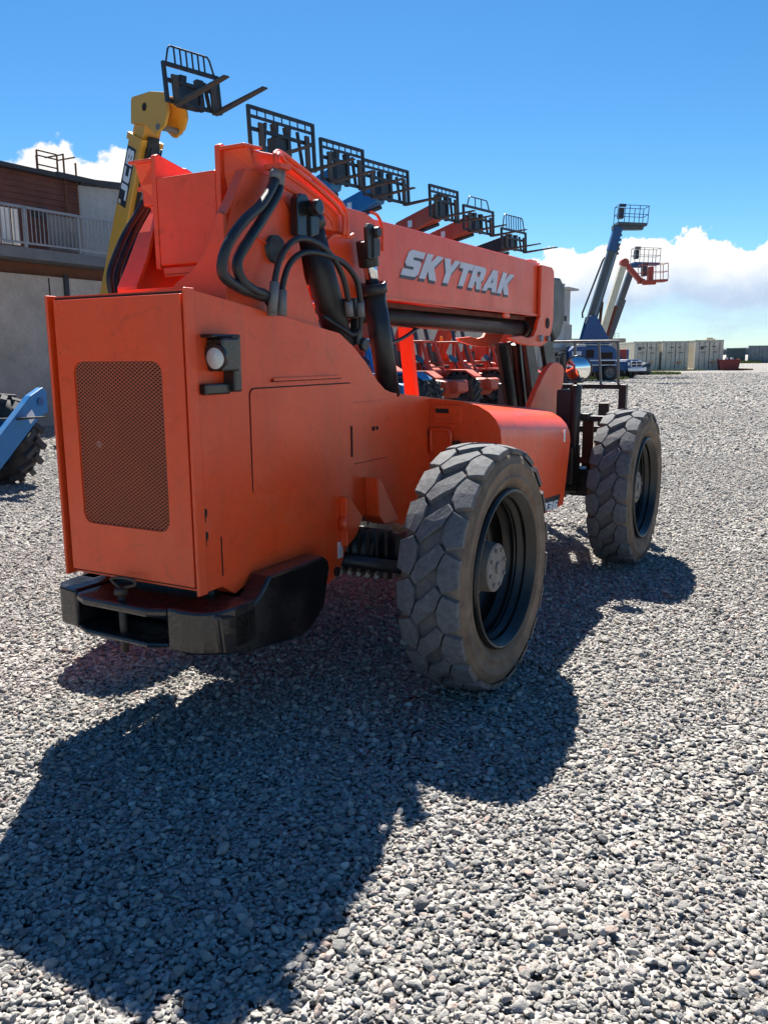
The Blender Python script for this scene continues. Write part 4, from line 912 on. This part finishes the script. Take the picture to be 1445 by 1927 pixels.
A1=empty('boom_lift',(14.0,56,0)); tag(A1,'tall blue boom lift with a steep two-part boom and a high empty basket','boom lift',group='boom lifts parked in the yard')
liftbase(A1,'deepblue',3.0,-.5)
tb_=MB().prism([(-2.1,.95),(-2.12,1.9),(-1.7,2.22),(.6,2.22),(.95,2.0),(1.0,.95)],1,-1.1,1.1).build('turntable','deepblue',A1,bevel=.06)
MB().box((-.55,-1.106,1.30),(3.05,.012,.06)).box((-.55,-1.106,1.0),(3.0,.012,.05)).build('white_stripe','whitedecal',tb_)
MB().box((-.75,-1.106,1.72),(.5,.012,.5)).box((.25,-1.106,1.6),(.9,.012,.4)).box((-1.55,-1.106,1.14),(.7,.012,.18)).box((.35,-1.106,1.14),(1.0,.012,.2)).build('engine_vent','gap',tb_)
MB().box((-1.6,-1.106,1.75),(.6,.012,.25)).build('maker_plate','silverletter',tb_)
MB().box((-.4,-.3,2.28),(2.2,1.2,.10)).build('hood_lid','cream',A1,bevel=.03)
for s in (-1,1): MB().prism([(-.95,2.2),(-1.15,2.5),(-.75,4.1),(-.30,4.15),(.10,3.5),(.85,2.2)],1,s*.52,s*.44).build('lift_mast','deepblue',A1,bevel=.02)
bslab((-.68,3.6),(.93,9.35),.46,.36,'boom','tealsteel',A1)
bslab((-.42,3.7),(.88,8.0),.38,.14,'boom','bluegrey',A1)
bslab((.62,8.15),(1.02,9.65),.54,.52,'boom_tip','deepblue',A1)
bslab((-.28,3.9),(1.0,8.5),.34,.26,'lower_boom','tealsteel',A1)
MB().tube([(-1.05,0,4.0),(-1.08,0,4.3),(.05,0,7.4),(.2,0,7.8)],.06,8,smooth=False).build('hose_guard','tealsteel',A1)
MB().cyl((.05,0,3.4),(.18,0,5.0),.10,seg=14).build('lift_cylinder','rust',A1); MB().cyl((.18,0,5.0),(.42,0,7.6),.05,seg=12).build('cylinder_rod','galv',A1)
hs_=MB()
for k in range(5): hs_.box((.98+.04*k,.0,8.0+.28*k),(.22,.3,.12))
hs_.build('hose_bracket','blacksteel',A1)
basket(A1,.85,9.75,1.85,1.15,'deepblue','tealsteel',R(3)); MB().box((1.6,0,9.58),(1.9,.5,.28)).build('basket_mount','tealsteel',A1)
A2=empty('boom_lift',(16.9,64,0)); tag(A2,'cream-boomed lift with a drooping red jib and red basket','boom lift',group='boom lifts parked in the yard')
liftbase(A2,'liftred'); MB().box((-.4,0,1.5),(2.9,1.8,1.1)).build('turntable','liftred',A2,bevel=.08)
bslab((-1.0,1.9),(.72,8.0),.5,.46,'boom','cream',A2); bslab((-.35,2.6),(.35,5.2),.3,.2,'lower_boom','rust',A2)
MB().box((-.22,-.256,5.35),(.02,.006,.02)).build('boom_mark','gap',A2)
MB().cyl((.80,-.3,8.25),(.80,.3,8.25),.30,seg=20).bar((.80,0,8.3),(2.05,0,6.95),.40,.34).box((2.1,0,6.93),(.5,.34,.34)).build('jib','liftred',A2,bevel=.02)
basket(A2,2.05,6.85,1.85,1.25,'liftred','liftred',R(-2)); MB().box((2.75,0,7.4),(.34,.5,1.1)).build('basket_mount','liftred',A2)
A3=empty('boom_lift',(18.4,68,0)); tag(A3,'dark blue-grey boom lift behind the cream one, basket with grey rails','boom lift',group='boom lifts parked in the yard')
liftbase(A3,'deepblue'); MB().box((-.6,0,1.5),(2.9,1.8,1.1)).build('turntable','deepblue',A3,bevel=.08)
bslab((-.95,2.0),(1.0,8.15),.46,.46,'boom','tealsteel',A3); bslab((-.9,2.0),(.35,5.9),.56,.58,'outer_boom','tealsteel',A3)
basket(A3,1.05,8.55,1.95,1.2,'galv','deepblue',R(2)); MB().box((1.4,0,8.45),(1.0,.4,.3)).build('basket_mount','deepblue',A3)

# ------------------------------------------------------------------ pickup truck
PT=empty('pickup_truck',(15.95,62.0,0),R(-50)); tag(PT,'dark blue pickup truck with a white grille and bumper parked by the lifts','pickup truck')
MB().loft([[(x,y*wd,z) for y,z in ((-.98,.55),(.98,.55),(1.0,1.0),(.93,1.22),(-.93,1.22),(-1.0,1.0))] for x,wd in ((-2.9,.96),(-2.7,1),(1.0,1),(2.5,.98),(2.72,.90))]).build('body','deepblue',PT,bevel=.05)
MB().loft([[(-1.1,-.9,1.2),(-1.1,.9,1.2),(-.95,.74,1.92),(-.95,-.74,1.92)],[(1.15,-.9,1.2),(1.15,.9,1.2),(.45,.72,1.92),(.45,-.72,1.92)]]).build('cab','white',PT,bevel=.05)
MB().loft([[(1.19,-.78,1.26),(1.19,.78,1.26),(.62,.66,1.84),(.62,-.66,1.84)],[(1.15,-.78,1.24),(1.15,.78,1.24),(.55,.66,1.84),(.55,-.66,1.84)]]).build('windscreen','glass',PT)
for s in (-1,1): MB().loft([[(-.85,s*.90,1.27),(.85,s*.90,1.27),(.4,s*.77,1.82),(-.8,s*.77,1.82)],[(-.85,s*.86,1.27),(.85,s*.86,1.27),(.4,s*.72,1.82),(-.8,s*.72,1.82)]]).build('side_window','glass',PT)
MB().box((1.9,0,1.24),(1.5,1.7,.12)).build('bonnet','deepblue',PT,bevel=.05)
gr_=MB().box((2.74,0,.98),(.06,1.30,.46)).build('grille','whitedecal',PT,bevel=.03)
gg=MB()
for a in (-.31,.31):
    for z in (.88,1.08): gg.box((2.775,a,z),(.02,.5,.15))
gg.build('grille_opening','gap',gr_)
for s in (-1,1): MB().box((2.70,s*.82,1.02),(.06,.26,.22)).build('headlight','lens',PT,bevel=.03)
MB().box((2.85,0,.62),(.22,1.95,.24)).build('front_bumper','whitedecal',PT,bevel=.04)
for x in (-1.9,1.75):
    for s in (-1,1):
        wh=empty('wheel',(x,s*.86,.38),parent=PT,rot=(0,0,0 if s<0 else PI)); wh.scale=(.64,.7,.64)
        link('tyre',BT,wh); link('rim',bgrim('galv'),wh)
DR=empty('roller_drum',(21.0,69.5,0),R(-25)); tag(DR,'dark round steel drum with red end frame lying near the pickup','drum')
MB().cyl((-.35,0,.5),(.7,0,.5),.5,seg=28).cyl((.7,0,.5),(.74,0,.5),.42,.40,seg=28).build('drum','tealsteel',DR); MB().box((-.6,0,.45),(.4,.9,.55)).build('end_frame','skipred',DR,bevel=.04); MB().box((-.4,0,1.0),(.7,.5,.1)).build('top_plate','deepblue',DR)

# ------------------------------------------------------------------ shipping containers and skip
def container(name,loc,rz,W_,H_,Lg,m,label,cat='shipping container',grp=None,marks=True,logo=True):
    r=empty(name,loc,rz); tag(r,label,cat,grp)
    b=MB()
    b.box((0,Lg/2,H_/2),(W_-.1,Lg-.1,H_-.12))
    n=int(Lg/.28)
    for s in (-1,1):
        for k in range(n): b.box((s*(W_/2-.035),.2+k*.28,H_/2),(.06,.14,H_-.3))
    b.build('container_shell',m,r)
    f=MB()
    for x in (-1,1): f.box((x*(W_/2-.06),.05,H_/2),(.12,.14,H_))
    f.box((0,.05,H_-.07),(W_,.14,.14)).box((0,.05,.09),(W_,.14,.18))
    for s in (-1,1): f.box((s*(W_/2-.05),Lg/2,H_-.05),(.12,Lg,.12)).box((s*(W_/2-.05),Lg/2,.08),(.12,Lg,.16))
    f.build('corner_frame',m,r)
    for s in (-1,1):
        d=MB().box((s*(W_/4-.03),-.005,H_/2),(W_/2-.13,.05,H_-.34))
        for k in range(5): d.box((s*(W_/4-.03),-.035,.42+k*(H_-.8)/4),(W_/2-.16,.02,.18))
        d=d.build('door',m,r)
        for q in (.16,.36):
            MB().cyl((s*W_*q,-.075,.2),(s*W_*q,-.075,H_-.2),.022,seg=8).box((s*W_*q,-.07,1.15),(.05,.05,.10)).build('lock_rod','galv' if m=='container' else m,d)
        if marks:
            MB().box((s*(W_/4-.02)-.25*s,-.049,H_*.78),(.34,.006,.10)).box((s*(W_/4-.02)-.1*s,-.049,H_*.60),(.5,.006,.06)).build('code_panel','blacksteel',d)
    MB().box((0,-.02,H_/2),(.05,.03,H_-.35)).build('door_gap','gap',r)
    if marks:
        MB().box((.50,-.052,.80),(.26,.006,.26)).build('warning_label','yellow',r); MB().prism([(.10,.68),(.36,.68),(.23,.93)],1,-.055,-.049).build('warning_label','red',r)
        if logo: MB().cyl((-.72,-.052,2.25),(-.72,-.058,2.25),.19,seg=20).build('emblem','tealsteel',r)
    return r
cz=R(9)
container('shipping_container',(27.75,90.3,0),cz-R(16),2.62,2.98,12,'container','cream shipping container beside the pickup, end one of three, round emblem on its door',grp='cream containers with their doors facing the yard')
container('shipping_container',(30.45,89.4,0),cz-R(16),2.62,2.99,12,'container','cream shipping container in the middle of the three, its doors without an emblem',grp='cream containers with their doors facing the yard',logo=False)
c3_=container('shipping_container',(33.55,88.3,0),cz-R(20),2.75,3.06,12,'container','cream shipping container next to the red skip, a small box on its roof',grp='cream containers with their doors facing the yard')
MB().box((.15,.6,3.13),(.9,.5,.12)).box((.1,.7,3.25),(.6,.4,.10)).build('roof_box','cream',c3_)
container('shipping_container',(61.7,150,0),R(-22),3.1,2.6,6,'contgreen','dark green shipping container in the distance',marks=True,logo=False)
container('shipping_container',(65.3,149,0),R(-24),3.5,3.0,6,'contgrey','blue-grey shipping container in the distance past the green one',marks=False)
SK=empty('skip',(34.75,86,0),R(-12)); tag(SK,'dark red open steel skip beside the cream containers','skip')
MB().prism([(-.75,.0),(-.95,1.05),(.95,1.05),(.8,.0)],1,-.6,1.4).build('skip_body','skipred',SK); 
sr=MB(); sr.box((0,-.62,1.03),(2.0,.06,.08)).box((-.92,.4,1.06),(.07,2.0,.07)).box((.92,.4,1.06),(.07,2.0,.07)); sr.build('rim','skipred',SK)
MB().cyl((-.25,.2,1.0),(-.25,.2,1.28),.16,seg=10).cyl((.3,.3,1.0),(.3,.3,1.25),.14,seg=10).build('scrap','white',SK)
BM=MB().bar((35.6,86,.08),(37.3,86.4,.08),.3,.14).bar((35.4,85.6,.16),(36.6,85.9,.12),.2,.1).build('steel_beams','rust'); tag(BM,'rusty steel beams lying on the gravel by the red skip','beam')
HM=MB()
for i in range(26):
    x=38+i*1.0; HM.cyl((x,165+random.uniform(-1,1),0),(x,165,random.uniform(1.2,2.4)),random.uniform(.8,1.2),random.uniform(.3,.6),seg=7)
# distant land and grass
rows=[]; n_=120
ld=MB()
for k in range(n_):
    a=R(-40+100*k/(n_-1)); d_=1200; h=6+4*math.sin(k*.37)+3*math.sin(k*.91+1); rows.append((d_*math.sin(a),d_*math.cos(a),h))
HM.bm.free()
vsA=[ld.bm.verts.new((x,y,-2)) for x,y,h in rows]; vsB=[ld.bm.verts.new((x,y,h)) for x,y,h in rows]; vsC=[ld.bm.verts.new((x*1.15,y*1.15,h+3)) for x,y,h in rows]
for a,b in ((vsA,vsB),(vsB,vsC)):
    for k in range(n_-1): ld.bm.faces.new((a[k],a[k+1],b[k+1],b[k]))
tag(ld.build('far_hills',paint('far_land',(.10,.13,.16),.9,(.14,.15,.13),.5,.02,bump=0)),'low blue-grey ridge on the horizon','hills',kind='structure')
gb=MB()
def grass(cx,cy,rx,ry,n,h):
    for i in range(n):
        a=random.uniform(0,2*PI); q=math.sqrt(random.random()); x=cx+rx*q*math.cos(a); y=cy+ry*q*math.sin(a)
        for j in range(3):
            b=random.uniform(0,6.28); w_=.03; hh=h*random.uniform(.5,1.2); dx,dy=math.cos(b),math.sin(b)
            gb.bm.faces.new([gb.bm.verts.new(p) for p in ((x-dy*w_,y+dx*w_,0),(x+dy*w_,y-dx*w_,0),(x+dx*hh*.5,y+dy*hh*.5,hh))])
grass(23.0,72,1.9,2.8,1400,.20); grass(62.5,148,3,1.5,500,.5); grass(15,58,1.6,1.6,500,.2); grass(29,86,3.5,1.2,500,.15)
tag(gb.build('grass','grass'),'patches of short green grass by the drum and the containers','grass',kind='stuff')
